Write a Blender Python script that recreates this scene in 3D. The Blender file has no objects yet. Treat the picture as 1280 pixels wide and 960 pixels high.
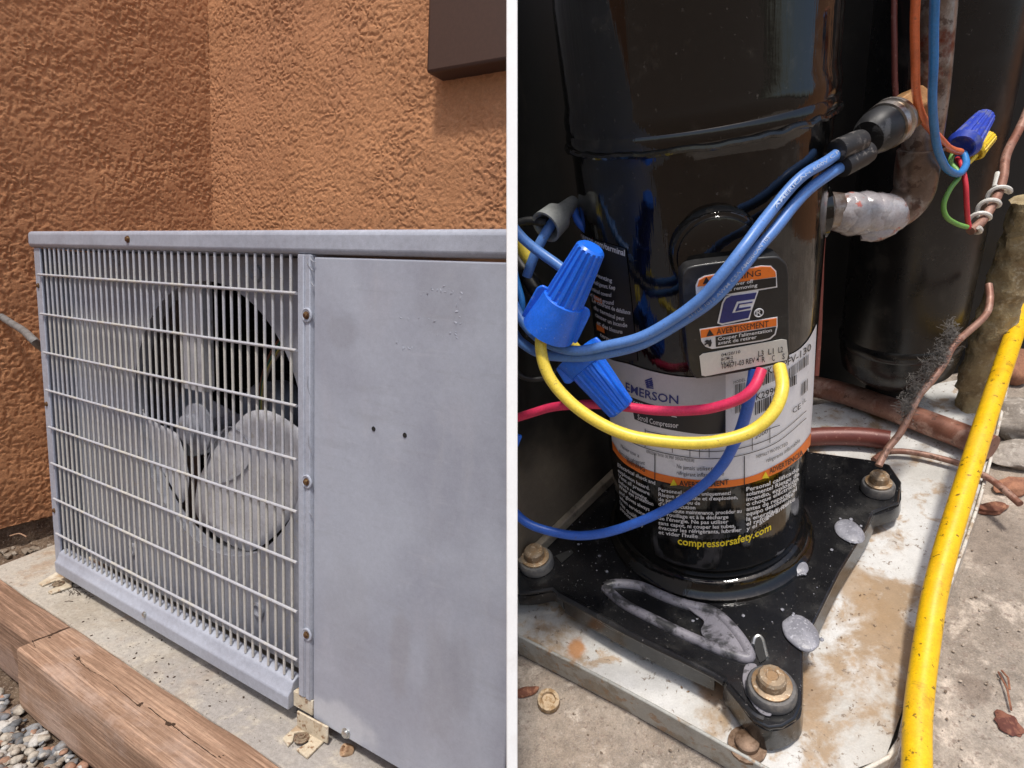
import bpy, bmesh, math, random
import numpy as np
from mathutils import Vector, Matrix, noise
random.seed(7)
C = bpy.context.scene.collection
sc = bpy.context.scene
# ------------------------------------------------------------------ camera
FPX = 735.0                                  # focal length in pixels of a 1280-wide frame
RL = np.array([[0.86051368, 0.50648909, 0.0546353], [0.12589834, -0.10751648, -0.98619968], [-0.49362518, 0.85551681, -0.15628553]])
RR = np.array([[0.98232254, -0.04075183, -0.18270664], [-0.17915887, -0.48758873, -0.85449361], [-0.05426352, 0.87212185, -0.48627045]])
tR = np.array([0.1496046, 0.09876051, 0.45324411])
CAM = np.array([1.3382811, -0.52079779, 0.63579229])
cam_d = bpy.data.cameras.new('camera'); cam = bpy.data.objects.new('camera', cam_d); C.objects.link(cam)
cam_d.sensor_width = 36; cam_d.lens = FPX / 1280 * 36; cam_d.clip_start = 0.02; cam_d.clip_end = 500
mw = Matrix.Identity(4)
for i in range(3):
    mw[i][0], mw[i][1], mw[i][2], mw[i][3] = RL[0][i], -RL[1][i], -RL[2][i], CAM[i]
cam.matrix_world = mw; sc.camera = cam
# ------------------------------------------------------------------ light
SUN_EL, SUN_AZ = math.radians(66), math.atan2(-0.94, 0.34)
sd = Vector((math.cos(SUN_EL) * math.cos(SUN_AZ), math.cos(SUN_EL) * math.sin(SUN_AZ), math.sin(SUN_EL)))
sun_d = bpy.data.lights.new('sun', 'SUN'); sun_d.energy = 2.3; sun_d.angle = math.radians(6); sun_d.color = (1, 0.95, 0.88)
sun = bpy.data.objects.new('sun', sun_d); C.objects.link(sun)
sun.rotation_euler = sd.to_track_quat('Z', 'Y').to_euler()
w = bpy.data.worlds.new('World'); sc.world = w; w.use_nodes = True
nt = w.node_tree; bg = nt.nodes['Background']; sky = nt.nodes.new('ShaderNodeTexSky')
sky.sky_type = 'NISHITA'; sky.sun_disc = False; sky.sun_elevation = SUN_EL
sky.sun_rotation = math.atan2(sd.x, sd.y); sky.dust_density = 3.0; sky.air_density = 1.0
nt.links.new(sky.outputs[0], bg.inputs[0]); bg.inputs[1].default_value = 0.12
sc.view_settings.view_transform = 'Standard'; sc.view_settings.look = 'None'
sc.view_settings.exposure = 0.5; sc.view_settings.gamma = 1
# ------------------------------------------------------------------ frames and rays
WL = Matrix.Identity(4)
A = RL.T @ RR
WR = Matrix.Identity(4)
b = CAM + RL.T @ tR
for i in range(3):
    for j in range(3): WR[i][j] = A[i][j]
    WR[i][3] = b[i]
CR = -RR.T @ tR
def ray(x, y): return np.array([(x - 640) / FPX, (y - 480) / FPX, 1.0])
def LP(x, y, ax, v):
    d = RL.T @ ray(x, y); return Vector(CAM + d * (v - CAM[ax]) / d[ax])
def LD(x, y, z): return Vector(CAM + (RL.T @ ray(x, y)) * z)
def RP(x, y, ax, v):
    d = RR.T @ ray(x, y); return Vector(CR + d * (v - CR[ax]) / d[ax])
def RD(x, y, z): return Vector(CR + (RR.T @ ray(x, y)) * z)
def RPL(x, y, o, n):
    d = Vector(RR.T @ ray(x, y)); c = Vector(CR); return c + d * ((o - c).dot(n) / d.dot(n))
CYR = 0.0668
def CY(x, y, off=0.0):
    r = CYR + off; d = RR.T @ ray(x, y); c = CR
    a_ = d[0]**2 + d[1]**2; b_ = 2 * (c[0]*d[0] + c[1]*d[1]); c_ = c[0]**2 + c[1]**2 - r*r
    D = max(b_*b_ - 4*a_*c_, 0.0); s = (-b_ - math.sqrt(D)) / (2*a_); p = c + s*d
    k = r / math.hypot(p[0], p[1]); return Vector((p[0]*k, p[1]*k, p[2]))
# ------------------------------------------------------------------ materials
def ramp(nt, src, a, b):
    m = nt.nodes.new('ShaderNodeMapRange'); m.inputs['From Min'].default_value = a; m.inputs['From Max'].default_value = b
    m.interpolation_type = 'SMOOTHSTEP'; nt.links.new(src, m.inputs['Value']); return m.outputs[0]
def mixc(nt, fac, c1, c2):
    m = nt.nodes.new('ShaderNodeMix'); m.data_type = 'RGBA'
    for sck, v in ((m.inputs[0], fac), (m.inputs[6], c1), (m.inputs[7], c2)):
        if hasattr(v, 'node'): nt.links.new(v, sck)
        elif isinstance(v, (int, float)): sck.default_value = v
        else: sck.default_value = (*v, 1)
    return m.outputs[2]
def noi(nt, co, scale, detail=5, rough=0.6, dist=0.0, stretch=None):
    n = nt.nodes.new('ShaderNodeTexNoise'); n.inputs['Scale'].default_value = scale; n.inputs['Detail'].default_value = detail
    n.inputs['Roughness'].default_value = rough; n.inputs['Distortion'].default_value = dist
    if stretch:
        mp = nt.nodes.new('ShaderNodeMapping'); mp.inputs['Scale'].default_value = stretch
        nt.links.new(co, mp.inputs[0]); co = mp.outputs[0]
    nt.links.new(co, n.inputs['Vector']); return n.outputs['Fac']
def mat(name, col, rough=0.5, metal=0.0, layers=(), bumps=(), coat=0.0, rvar=None, spec=0.5, ellipses=(), org=(0, 0, 0), grain=0.16):
    """layers: (scale, lo, hi, colour[, stretch[, strength]]) noise masks laid over the base colour;
       ellipses: (centre, radii, colour, strength) single stains"""
    m = bpy.data.materials.new(name); m.use_nodes = True; nt = m.node_tree; p = nt.nodes['Principled BSDF']
    tc = nt.nodes.new('ShaderNodeTexCoord'); co = tc.outputs['Object']
    c = None
    for k, L in enumerate(layers):
        st = L[4] if len(L) > 4 else None; sg = L[5] if len(L) > 5 else 1.0
        n = noi(nt, co, L[0], 6, 0.65, 0.3, st); f = ramp(nt, n, L[1] - .04, L[2] - .07)
        if sg != 1.0:
            mu = nt.nodes.new('ShaderNodeMath'); mu.operation = 'MULTIPLY'; nt.links.new(f, mu.inputs[0]); mu.inputs[1].default_value = sg; f = mu.outputs[0]
        c = mixc(nt, f, c if c is not None else col, L[3])
    for (cen, rad, ec, sg) in ellipses:
        cen = [a - b_ for a, b_ in zip(cen, org)]
        mp = nt.nodes.new('ShaderNodeMapping'); mp.vector_type = 'POINT'
        mp.inputs['Location'].default_value = [-cc / rr for cc, rr in zip(cen, rad)]; mp.inputs['Scale'].default_value = [1 / rr for rr in rad]
        nt.links.new(co, mp.inputs[0])
        ln = nt.nodes.new('ShaderNodeVectorMath'); ln.operation = 'LENGTH'; nt.links.new(mp.outputs[0], ln.inputs[0])
        nn = noi(nt, co, 0.9 / min(rad), 4); ad = nt.nodes.new('ShaderNodeMath'); ad.operation = 'MULTIPLY_ADD'
        nt.links.new(nn, ad.inputs[0]); ad.inputs[1].default_value = 1.1; nt.links.new(ln.outputs['Value'], ad.inputs[2])
        f = ramp(nt, ad.outputs[0], 1.6, 1.05)
        mu = nt.nodes.new('ShaderNodeMath'); mu.operation = 'MULTIPLY'; nt.links.new(f, mu.inputs[0]); mu.inputs[1].default_value = sg
        c = mixc(nt, mu.outputs[0], c if c is not None else col, ec)
    if grain:
        g1 = noi(nt, co, 950, 2, .7); g2 = noi(nt, co, 130, 4, .7); am = nt.nodes.new('ShaderNodeMath'); am.operation = 'ADD'
        nt.links.new(g1, am.inputs[0]); nt.links.new(g2, am.inputs[1])
        mr = nt.nodes.new('ShaderNodeMapRange'); mr.inputs['From Min'].default_value = .7; mr.inputs['From Max'].default_value = 1.3
        mr.inputs['To Min'].default_value = 1 - grain; mr.inputs['To Max'].default_value = 1 + grain; nt.links.new(am.outputs[0], mr.inputs['Value'])
        vm = nt.nodes.new('ShaderNodeVectorMath'); vm.operation = 'SCALE'
        if c is not None: nt.links.new(c, vm.inputs[0])
        else: vm.inputs[0].default_value = col
        nt.links.new(mr.outputs[0], vm.inputs['Scale']); c = vm.outputs[0]
    if c is not None: nt.links.new(c, p.inputs['Base Color'])
    else: p.inputs['Base Color'].default_value = (*col, 1)
    p.inputs['Roughness'].default_value = rough; p.inputs['Metallic'].default_value = metal
    p.inputs['Coat Weight'].default_value = coat; p.inputs['Coat Roughness'].default_value = 0.08
    p.inputs['Specular IOR Level'].default_value = spec
    if rvar:
        n = noi(nt, co, rvar[0]); mr = nt.nodes.new('ShaderNodeMapRange'); mr.inputs['From Min'].default_value = .3; mr.inputs['From Max'].default_value = .7
        mr.inputs['To Min'].default_value = rvar[1]; mr.inputs['To Max'].default_value = rvar[2]
        nt.links.new(n, mr.inputs['Value']); nt.links.new(mr.outputs[0], p.inputs['Roughness'])
    prev = None
    for B in bumps:
        n = noi(nt, co, B[0], 5, 0.6, 0.0, B[3] if len(B) > 3 else None); bp = nt.nodes.new('ShaderNodeBump')
        bp.inputs['Strength'].default_value = B[1]; bp.inputs['Distance'].default_value = B[2]
        nt.links.new(n, bp.inputs['Height'])
        if prev: nt.links.new(prev, bp.inputs['Normal'])
        prev = bp.outputs[0]
    if prev: nt.links.new(prev, p.inputs['Normal'])
    return m
# ------------------------------------------------------------------ mesh building
class MB:
    def __init__(s): s.v = []; s.f = []
    def add(s, v, f):
        o = len(s.v); s.v += [Vector(p) for p in v]; s.f += [[i + o for i in q] for q in f]; return s
    def box(s, lo, hi):
        x0, y0, z0 = lo; x1, y1, z1 = hi
        return s.hexa([(x0,y0,z0),(x1,y0,z0),(x1,y1,z0),(x0,y1,z0),(x0,y0,z1),(x1,y0,z1),(x1,y1,z1),(x0,y1,z1)])
    def hexa(s, v): return s.add(v, [(0,3,2,1),(4,5,6,7),(0,1,5,4),(1,2,6,5),(2,3,7,6),(3,0,4,7)])
    def prism(s, pts, ext):
        n = len(pts); e = Vector(ext); pts = [Vector(p) for p in pts]
        return s.add(pts + [p + e for p in pts], [list(range(n))[::-1], list(range(n, 2*n))] + [(i, (i+1) % n, n + (i+1) % n, n + i) for i in range(n)])
    def poly(s, pts): return s.add(pts, [list(range(len(pts)))])
    def tube(s, pts, r, n=10, cap=True):
        pts = [Vector(p) for p in pts]; m = len(pts); rs = r if isinstance(r, (list, tuple)) else [r] * m
        t0 = (pts[1] - pts[0]).normalized(); u = t0.orthogonal().normalized(); V = []
        for i in range(m):
            t = (pts[min(i+1, m-1)] - pts[max(i-1, 0)]).normalized(); u = (u - t * u.dot(t)).normalized(); w_ = t.cross(u)
            for k in range(n):
                a = 2 * math.pi * k / n; V.append(pts[i] + (u * math.cos(a) + w_ * math.sin(a)) * rs[i])
        F = [(i*n + k, i*n + (k+1) % n, (i+1)*n + (k+1) % n, (i+1)*n + k) for i in range(m-1) for k in range(n)]
        if cap: F += [list(range(n))[::-1], [(m-1)*n + k for k in range(n)]]
        return s.add(V, F)
    def lathe(s, prof, o, axis, n=24, ridge=0, amp=0.0, ref=None):
        """prof: (radius, height) rows along axis from o; ridge flutes the rows"""
        axis = Vector(axis).normalized(); o = Vector(o); u = (ref or axis.orthogonal()); u = (u - axis * u.dot(axis)).normalized(); w_ = axis.cross(u)
        V = []
        for row in prof:
            r, h = row[:2]; am = row[2] if len(row) > 2 else 0
            for k in range(n):
                a = 2 * math.pi * k / n; rr = r * (1 + (am * (1 if math.cos(a * ridge) > 0 else -1) if ridge else 0))
                V.append(o + axis * h + (u * math.cos(a) + w_ * math.sin(a)) * rr)
        m = len(prof); F = [(i*n + k, i*n + (k+1) % n, (i+1)*n + (k+1) % n, (i+1)*n + k) for i in range(m-1) for k in range(n)]
        F += [list(range(n))[::-1], [(m-1)*n + k for k in range(n)]]
        return s.add(V, F)
    def blob(s, c, r, sub=2, sc_=(1,1,1), amp=0.25, freq=1.5, seed=0, rot=None):
        bm = bmesh.new(); bmesh.ops.create_icosphere(bm, subdivisions=sub, radius=1)
        V = []
        for v in bm.verts:
            p = v.co.copy(); k = 1 + amp * noise.noise(p * freq + Vector((seed * 7.3, seed * 3.1, seed * 1.7)))
            q = Vector((p.x * sc_[0], p.y * sc_[1], p.z * sc_[2])) * (r * k)
            if rot: q.rotate(rot)
            V.append(Vector(c) + q)
        F = [[v.index for v in f.verts] for f in bm.faces]; bm.free(); return s.add(V, F)
    def build(s, name, m, parent=None, W=WL, base=None, smooth=40, bevel=0.0, seg=2):
        if parent is not None: off = Vector(parent['_o']); 
        else: off = Vector(base) if base is not None else Vector((sum(p.x for p in s.v)/len(s.v), sum(p.y for p in s.v)/len(s.v), min(p.z for p in s.v)))
        me = bpy.data.meshes.new(name); me.from_pydata([p - off for p in s.v], [], s.f); me.update()
        bm = bmesh.new(); bm.from_mesh(me); bmesh.ops.recalc_face_normals(bm, faces=bm.faces); bm.to_mesh(me); bm.free()
        if smooth:
            me.polygons.foreach_set('use_smooth', [True] * len(me.polygons)); me.set_sharp_from_angle(angle=math.radians(smooth))
        me.materials.append(m); o = bpy.data.objects.new(name, me); C.objects.link(o)
        if parent is not None: o.parent = parent
        else: o.matrix_world = W @ Matrix.Translation(off)
        o['_o'] = tuple(off)
        if bevel:
            bv = o.modifiers.new('edge', 'BEVEL'); bv.width = bevel; bv.segments = seg; bv.limit_method = 'ANGLE'; bv.angle_limit = math.radians(35)
        return o
def tag(o, label=None, cat=None, group=None, kind=None):
    if label: o['label'] = label
    if cat: o['category'] = cat
    if group: o['group'] = group
    if kind: o['kind'] = kind
    return o
def thing(name, label, cat, base, W=WL, group=None):
    o = bpy.data.objects.new(name, None); C.objects.link(o); o.empty_display_size = 0.02
    o.matrix_world = W @ Matrix.Translation(Vector(base)); o['_o'] = tuple(base)
    return tag(o, label, cat, group)
def spline(pts, k=6):
    pts = [Vector(p) for p in pts]; out = []
    for i in range(len(pts) - 1):
        p0, p1, p2, p3 = pts[max(i-1, 0)], pts[i], pts[i+1], pts[min(i+2, len(pts)-1)]
        for j in range(k):
            t = j / k; out.append(0.5 * ((2*p1) + (p2 - p0)*t + (2*p0 - 5*p1 + 4*p2 - p3)*t*t + (3*p1 - p0 - 3*p2 + p3)*t**3))
    return out + [pts[-1]]
_fc = {}
def text_mesh(s, bold=0.0):
    if (s, bold) in _fc: return _fc[(s, bold)]
    cu = bpy.data.curves.new('t', 'FONT'); cu.body = s; cu.resolution_u = 2; cu.offset = bold
    ob = bpy.data.objects.new('t', cu); C.objects.link(ob); dg = bpy.context.evaluated_depsgraph_get()
    me = bpy.data.meshes.new_from_object(ob.evaluated_get(dg)); V = [v.co.copy() for v in me.vertices]; F = [list(p.vertices) for p in me.polygons]
    bpy.data.objects.remove(ob); bpy.data.meshes.remove(me); bpy.data.curves.remove(cu)
    x0 = min(v.x for v in V); x1 = max(v.x for v in V)
    r = ([((v.x - x0) / (x1 - x0), v.y / 0.70) for v in V], F); _fc[(s, bold)] = r; return r
def text(mb, s, base, h, fn, bold=0.0, shear=0.0):
    """lay s along a run of 2 or 3 points, letters h tall; fn puts a point on its surface"""
    V, F = text_mesh(s, bold); P = [np.array(p, float) for p in base]; out = []
    if len(P) == 2: P = [P[0], (P[0] + P[1]) / 2, P[1]]
    for u, v in V:
        q = P[0] * (1-u)*(1-2*u) + P[1] * 4*u*(1-u) + P[2] * u*(2*u-1)
        out.append(fn(q[0] + shear * v * h, q[1] - v * h))
    mb.add(out, F)
# ================================================================== outdoor unit in its corner
PAINT = (0.385, 0.415, 0.485)
m_paint = mat('grey_blue_paint', PAINT, 0.42, 0, [(5, .42, .75, (.315, .335, .395)), (22, .6, .8, (.40, .415, .47), None, .5), (160, .66, .74, (.30, .31, .36), None, .5)], [(400, .06, .001), (9, .12, .004)])
m_panel = mat('panel_paint', PAINT, 0.40, 0, [(4, .42, .72, (.315, .335, .40)), (14, .55, .8, (.385, .40, .46), (1, 1, .5), .6), (260, .72, .79, (.24, .25, .29), None, .5), (30, .58, .8, (.30, .315, .36), (.25, 1, 1.6), .45), (9, .6, .78, (.42, .43, .47), (1.5, 1, .25), .5), (50, .66, .74, (.50, .51, .54), (.3, 1, 2.2), .14), (70, .70, .78, (.30, .31, .35), (1.2, 1, .3), .25)], [(420, .07, .001), (7, .2, .008), (30, .08, .003)], rvar=(12, .3, .55),
    org=(.5, .15, 0), grain=.07, ellipses=[((.945, 0, .63), (.05, .1, .05), (.25, .255, .29), .28), ((.795, 0, .575), (.03, .1, .026), (.27, .28, .32), .38), ((.965, 0, .17), (.035, .1, .09), (.27, .275, .31), .35), ((.90, 0, .18), (.022, .1, .07), (.27, .265, .29), .38), ((.995, 0, .19), (.02, .1, .07), (.26, .265, .3), .3),
              ((.80, 0, .045), (.08, .1, .03), (.52, .54, .58), .6), ((.81, 0, .21), (.05, .1, .1), (.31, .32, .36), .3)])
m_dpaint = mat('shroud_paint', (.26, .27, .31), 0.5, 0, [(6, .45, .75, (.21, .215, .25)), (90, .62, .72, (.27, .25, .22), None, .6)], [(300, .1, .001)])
m_wire = mat('grille_paint', (.43, .44, .48), 0.4, 0, [(30, .56, .7, (.55, .52, .42), (1, 1, .15), .55), (260, .68, .74, (.25, .2, .15))])
m_dark = mat('black_cavity', (.012, .012, .012), 0.7)
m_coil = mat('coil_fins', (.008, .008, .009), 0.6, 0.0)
m_screw = mat('rusty_brass', (.28, .19, .09), 0.45, 0.7, [(300, .45, .6, (.14, .07, .04))])
m_zinc = mat('zinc', (.55, .56, .55), 0.3, 0.9)
m_stucco = mat('orange_stucco', (.48, .228, .105), 0.9, 0, [(3, .4, .7, (.42, .195, .088)), (60, .55, .75, (.53, .265, .13), None, .6), (1.3, .5, .75, (.40, .185, .095), None, .5), (420, .73, .78, (.7, .6, .5), None, .7)], [(420, .8, .0016), (160, .5, .003)], grain=.2)
m_conc = mat('pad_concrete', (.44, .41, .36), 0.85, 0, [(6, .42, .68, (.36, .32, .26)), (9, .55, .72, (.34, .24, .16), None, .7), (2.2, .5, .7, (.33, .31, .29)), (26, .55, .75, (.50, .45, .37), None, .7), (140, .66, .72, (.13, .1, .08), None, .8), (800, .6, .75, (.30, .27, .24), None, .7)], [(300, .5, .0015), (900, .4, .0006)], grain=.28)
m_soil = mat('soil', (.10, .065, .042), 0.95, 0, [(40, .45, .65, (.17, .12, .08)), (200, .6, .7, (.28, .22, .17))], [(90, .8, .01), (400, .6, .003)])
m_box = mat('brown_box', (.06, .03, .02), 0.6)
def wood(name, c, d):
    return mat(name, c, 0.75, 0, [(9, .38, .66, d, (.55, 5, 5)), (40, .47, .62, (d[0]*.72, d[1]*.68, d[2]*.64), (.16, 9, 9), .55), (22, .52, .72, (c[0]*1.3, c[1]*1.28, c[2]*1.28), (.3, 9, 9), .8), (5, .55, .72, (c[0]*1.1, c[1]*1.25, c[2]*1.5), (1, 2, 2), .6), (70, .60, .70, (d[0]*.55, d[1]*.5, d[2]*.45), (.16, 9, 9), .8), (3, .62, .75, (.20, .10, .055), (1, 2.5, 2.5), .7)],
               [(60, .5, .002, (.15, 6, 6)), (260, .35, .001, (.3, 1, 1))])
m_wood = wood('weathered_timber', (.41, .27, .185), (.28, .17, .11))
m_wood2 = wood('weathered_timber_dark', (.32, .20, .135), (.21, .125, .08))
m_cream = mat('cream_bracket', (.52, .45, .335), 0.65, 0, [(40, .54, .66, (.33, .22, .13), None, .7), (120, .6, .7, (.22, .12, .06)), (18, .55, .7, (.66, .62, .52), None, .8)], [(160, .3, .001)])
m_grey_pipe = mat('grey_conduit', (.20, .20, .20), 0.5, 0, [(40, .5, .7, (.13, .13, .125))])
m_chip = mat('dark_chips', (.05, .03, .02), 0.9)
# ---- ground, soil, pad
g = MB().box((-60, -60, -.60), (60, 60, -.115)); tag(g.build('ground', m_soil, smooth=0), kind='structure')
pad = MB().prism([(-.165, -.066, -.085), (1.32, -.066, -.085), (1.32, .585, -.085), (-.20, .585, -.085), (-.20, .07, -.085)], (0, 0, .085))
tag(pad.build('concrete_pad', m_conc, smooth=0, bevel=.004), kind='structure')
soil = MB(); nx, ny = 40, 60
V = [(-.386 + .26 * i / nx, -.07 + .66 * j / ny, -.052 + .014 * noise.noise(Vector((i * .25, j * .25, 3))) + .008 * noise.noise(Vector((i * .9, j * .9, 1)))) for j in range(ny + 1) for i in range(nx + 1)]
soil.add(V, [(j*(nx+1)+i, j*(nx+1)+i+1, (j+1)*(nx+1)+i+1, (j+1)*(nx+1)+i) for j in range(ny) for i in range(nx)])
tag(soil.build('soil_strip', m_soil), kind='structure')
# ---- stucco walls: a dense sheet with real relief, coarse beyond
def hgt(p):
    q = p * 90; d = Vector((noise.noise(q * .6 + Vector((9, 0, 0))), noise.noise(q * .6 + Vector((0, 9, 0))), noise.noise(q * .6))) * 1.1
    a = noise.noise(q + d); b_ = noise.noise(q * 2.1 + d * 1.6 + Vector((4, 4, 4)))
    t = min(max((a * .85 + b_ * .62 + .15 + .30 * noise.noise(p * 13)) / .11, 0), 1); t = t * t * (3 - 2 * t)
    return .0027 * t * (.75 + .5 * noise.noise(p * 7)) + .0007 * noise.noise(q * 2.6) + .003 * noise.noise(p * 9)
def stucco(name, us, vs, fn, back, label):
    mb = MB(); nu, nv = len(us), len(vs)
    V = [fn(u, v_) for v_ in vs for u in us]; F = [(j*nu+i, j*nu+i+1, (j+1)*nu+i+1, (j+1)*nu+i) for j in range(nv-1) for i in range(nu-1)]
    ring = [i for i in range(nu)] + [j*nu + nu-1 for j in range(1, nv)] + [(nv-1)*nu + i for i in range(nu-2, -1, -1)] + [j*nu for j in range(nv-2, 0, -1)]
    o = len(V); V += [V[i] + Vector(back) for i in ring]; n = len(ring)
    F += [(ring[i], ring[(i+1) % n], o + (i+1) % n, o + i) for i in range(n)] + [[o + i for i in range(n)][::-1]]
    mb.add(V, F); return tag(mb.build(name, m_stucco, smooth=60), label, 'wall')
def ar(a, b_, s): return list(np.arange(a, b_, s))
WY = .60
stucco('stucco_wall', ar(-.386, 1.25, .0025) + [1.252, 1.3, 1.8, 2.4, 3.2], [-.02, .2, .4, .576] + ar(.58, 1.42, .0025) + [1.5, 1.8, 2.6], lambda u, v_: Vector((u, WY - (hgt(Vector((u, 0, v_))) if u < 1.249 and .579 <= v_ < 1.415 else 0), v_)), (0, .15, 0), 'sunlit orange stucco wall behind the grey unit')
stucco('stucco_wall', [-2.4, -1.6, -1.0, -.5, -.112] + ar(-.10, WY + .003, .0027), ar(.0, 1.42, .0027) + [1.5, 1.8, 2.6], lambda u, v_: Vector((-.386 + (hgt(Vector((3, u, v_))) if u > -.11 and v_ < 1.415 else 0), u, v_)), (-.15, 0, 0), 'darker brown stucco side wall left of the grey unit')
f_ = MB().box((-.47, -2.4, -.3), (-.392, .6, .0)); tag(f_.build('wall_footing', m_soil, smooth=0), 'dark brown footing below the side stucco wall', 'footing')
bx_ = MB().box((.466, .545, 1.090), (.80, .62, 1.40)); bx = tag(bx_.build('junction_box', m_box, bevel=.006), 'dark brown box fixed high on the orange stucco wall', 'box')
pp = [LP(2, 396, 0, -.384), LP(14, 404, 0, -.30), LP(30, 414, 0, -.2), LP(47, 430, 0, -.06), LP(66, 446, 1, .20)]
cd = MB().tube(spline(pp, 6), .0078, 14); tag(cd.build('conduit', m_grey_pipe), 'grey pipe running from the side wall into the unit', 'pipe')
# ---- condensing unit
X0, X1, XM, XP, XE = -.020, .004, .7155, .7455, 1.058
ZB, ZT, ZL = .024, .667, .697
U = thing('air_conditioner', 'grey blue outdoor air conditioner unit with wire grille and blank panel', 'air conditioner', (.5, .15, 0))
lid = MB().box((-.031, -.006, ZT), (XE + .002, .335, ZL)).build('lid', m_paint, U, bevel=.007, seg=3)
lp = MB().lathe([(.0, 0), (.055, 0), (.055, .004), (.05, .006)], (.11, .10, ZL + .0005), (0, 0, 1), 28).build('vent_cap', m_paint, lid)
def screw(pos, nrm, r, m, parent, name='screw', hexa=False):
    n = Vector(nrm); mb = MB()
    mb.lathe([(r * 1.35, 0), (r * 1.35, r * .25), (r, r * .3), (r * .95, r * .8), (r * .5, r * 1.0)], Vector(pos), n, 12)
    a = n.orthogonal(); return mb.build(name, m, parent, smooth=30)
p = LP(160, 299, 1, -.006); screw(p, (0, -1, 0), .0042, m_screw, lid)
# corner post (an angle) with screw dimples
lpst = MB().prism([(X0, -.001, ZB), (X1, -.001, ZB), (X1, .003, ZB), (X0 + .003, .003, ZB), (X0 + .003, .035, ZB), (X0, .035, ZB)], (0, 0, ZT - ZB - .0005)).build('corner_post', m_paint, U, bevel=.0012)
for y in (357, 505, 638):
    q = LP(48 + (y - 357) * .071, y, 1, -.001); screw(q, (0, -1, 0), .0036, m_screw, lpst)
mpst = MB().prism([(XM, -.001, .052), (XM + .004, -.006, .052), (XM + .014, -.006, .052), (XM + .016, -.003, .052), (XM + .018, -.006, .052), (XP - .004, -.006, .052), (XP - .0015, -.001, .052), (XP - .0015, .004, .052), (XM, .004, .052)], (0, 0, ZT - .0525)).build('centre_post', m_paint, U, bevel=.0008)
for y in (394, 602, 793):
    q = LP(384, y, 1, -.006)
    dm = MB().lathe([(.0095, 0), (.0095, .0012), (.0080, .002), (.0062, .001)], q, (0, -1, 0), 20).build('screw_dimple', m_paint, mpst)
    screw(q + Vector((0, -.001, 0)), (0, -1, 0), .0038, m_screw, mpst)
pk = MB()
for s in ((388, 322, 394, 328), (387, 333, 392, 338), (389, 352, 392, 358), (384, 323, 388, 336), (386, 545, 389, 566), (385, 470, 387, 492), (386, 640, 390, 646)):
    a_, b_ = LP(s[0], s[1], 1, -.0062), LP(s[2], s[3], 1, -.0062); md = (a_ + b_) / 2 + Vector((random.uniform(-.002, .002), -.0004, random.uniform(-.002, .002)))
    pk.tube([a_, md, b_], [.0004, .0009, .0004], 5)
tag(pk.build('paint_cracks', m_dpaint, mpst), kind='stuff')
# bottom rail: sloping top flange over a vertical face
prof = [(.004, .068), (-.004, .063), (-.008, .052), (-.013, .046), (-.012, .024), (.012, .024), (.012, .068)]
rail = MB().prism([(X1 + .0006, y, z) for y, z in prof], (.7036 - X1, 0, 0)).build('bottom_rail', m_paint, U, bevel=.002)
q = LP(181, 768, 1, -.0125); screw(q, (0, -1, 0), .0042, m_zinc, rail)
# grille
grl = bpy.data.objects.new('grille', None); C.objects.link(grl); grl.parent = U; grl['_o'] = U['_o']
def copy_part(o, par, off):
    c = o.copy(); C.objects.link(c); c.parent = par; c.location = Vector(off); return c
h0 = None; zs = [.6175 - i * .07344 for i in range(8)]
for i, z in enumerate(zs):
    if h0 is None: h0 = MB().tube([(.0005, -.0045, zs[0]), (.30, -.0045, zs[0]), (.7150, -.0045, zs[0])], .0022, 8).build('cross_wire', m_wire, grl)
    else: copy_part(h0, grl, (0, 0, z - zs[0]))
nw = 39; xw = [.0255 + (.700 - .0255) * i / (nw - 1) for i in range(nw)]; v0 = None
for i, x in enumerate(xw):
    if v0 is None: v0 = MB().tube([(x, -.0005, .0665), (x, -.0005, .35), (x, -.0005, .6665)], .0021, 8).build('upright_wire', m_wire, grl)
    else: copy_part(v0, grl, (x - xw[0], 0, 0))
# right-hand service panel with folded edges
pn = MB().box((XP, -.003, ZB), (XE, .002, ZT - .003)).build('service_panel', m_panel, U, bevel=.0022, seg=3)
for (x, y) in ((467, 536), (506, 544)):
    q = LP(x, y, 1, -.0032); MB().lathe([(.0031, 0), (.0028, .0006)], q, (0, -1, 0), 14).build('screw_hole', m_dark, pn)
q = LP(433, 916, 1, -.003); screw(q, (0, -1, 0), .0055, m_zinc, pn)
fl = MB()
rs = random.Random(3)
for (xa, ya, xb, yb, n) in ((526, 366, 560, 362, 9), (560, 362, 572, 372, 5), (571, 378, 570, 420, 9), (492, 428, 518, 440, 10), (548, 420, 570, 416, 4), (500, 395, 545, 402, 5)):
    for k in range(n):
        t = k / max(n - 1, 1); c_ = LP(xa + (xb - xa) * t + rs.gauss(0, 2.5), ya + (yb - ya) * t + rs.gauss(0, 2.5), 1, -.0030)
        fl.blob(c_, rs.uniform(.0006, .0016), 1, (1.8, .35, .8), .6, 2, k, Matrix.Rotation(rs.uniform(0, 3), 3, 'Y'))
tag(fl.build('paint_blisters', m_panel, pn), kind='stuff')
sh = MB(); sh.box((X0, .0355, ZB), (X0 + .003, .33, ZT - .001)); sh.build('side_panel', m_paint, U)
MB().box((XE - .003, .0025, ZB), (XE, .33, ZT - .001)).build('side_panel', m_paint, U)
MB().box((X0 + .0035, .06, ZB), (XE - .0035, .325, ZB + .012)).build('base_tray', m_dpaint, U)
MB().box((.742, .012, ZB + .013), (.745, .32, ZT - .002)).build('inner_partition', m_dpaint, U)
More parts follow.
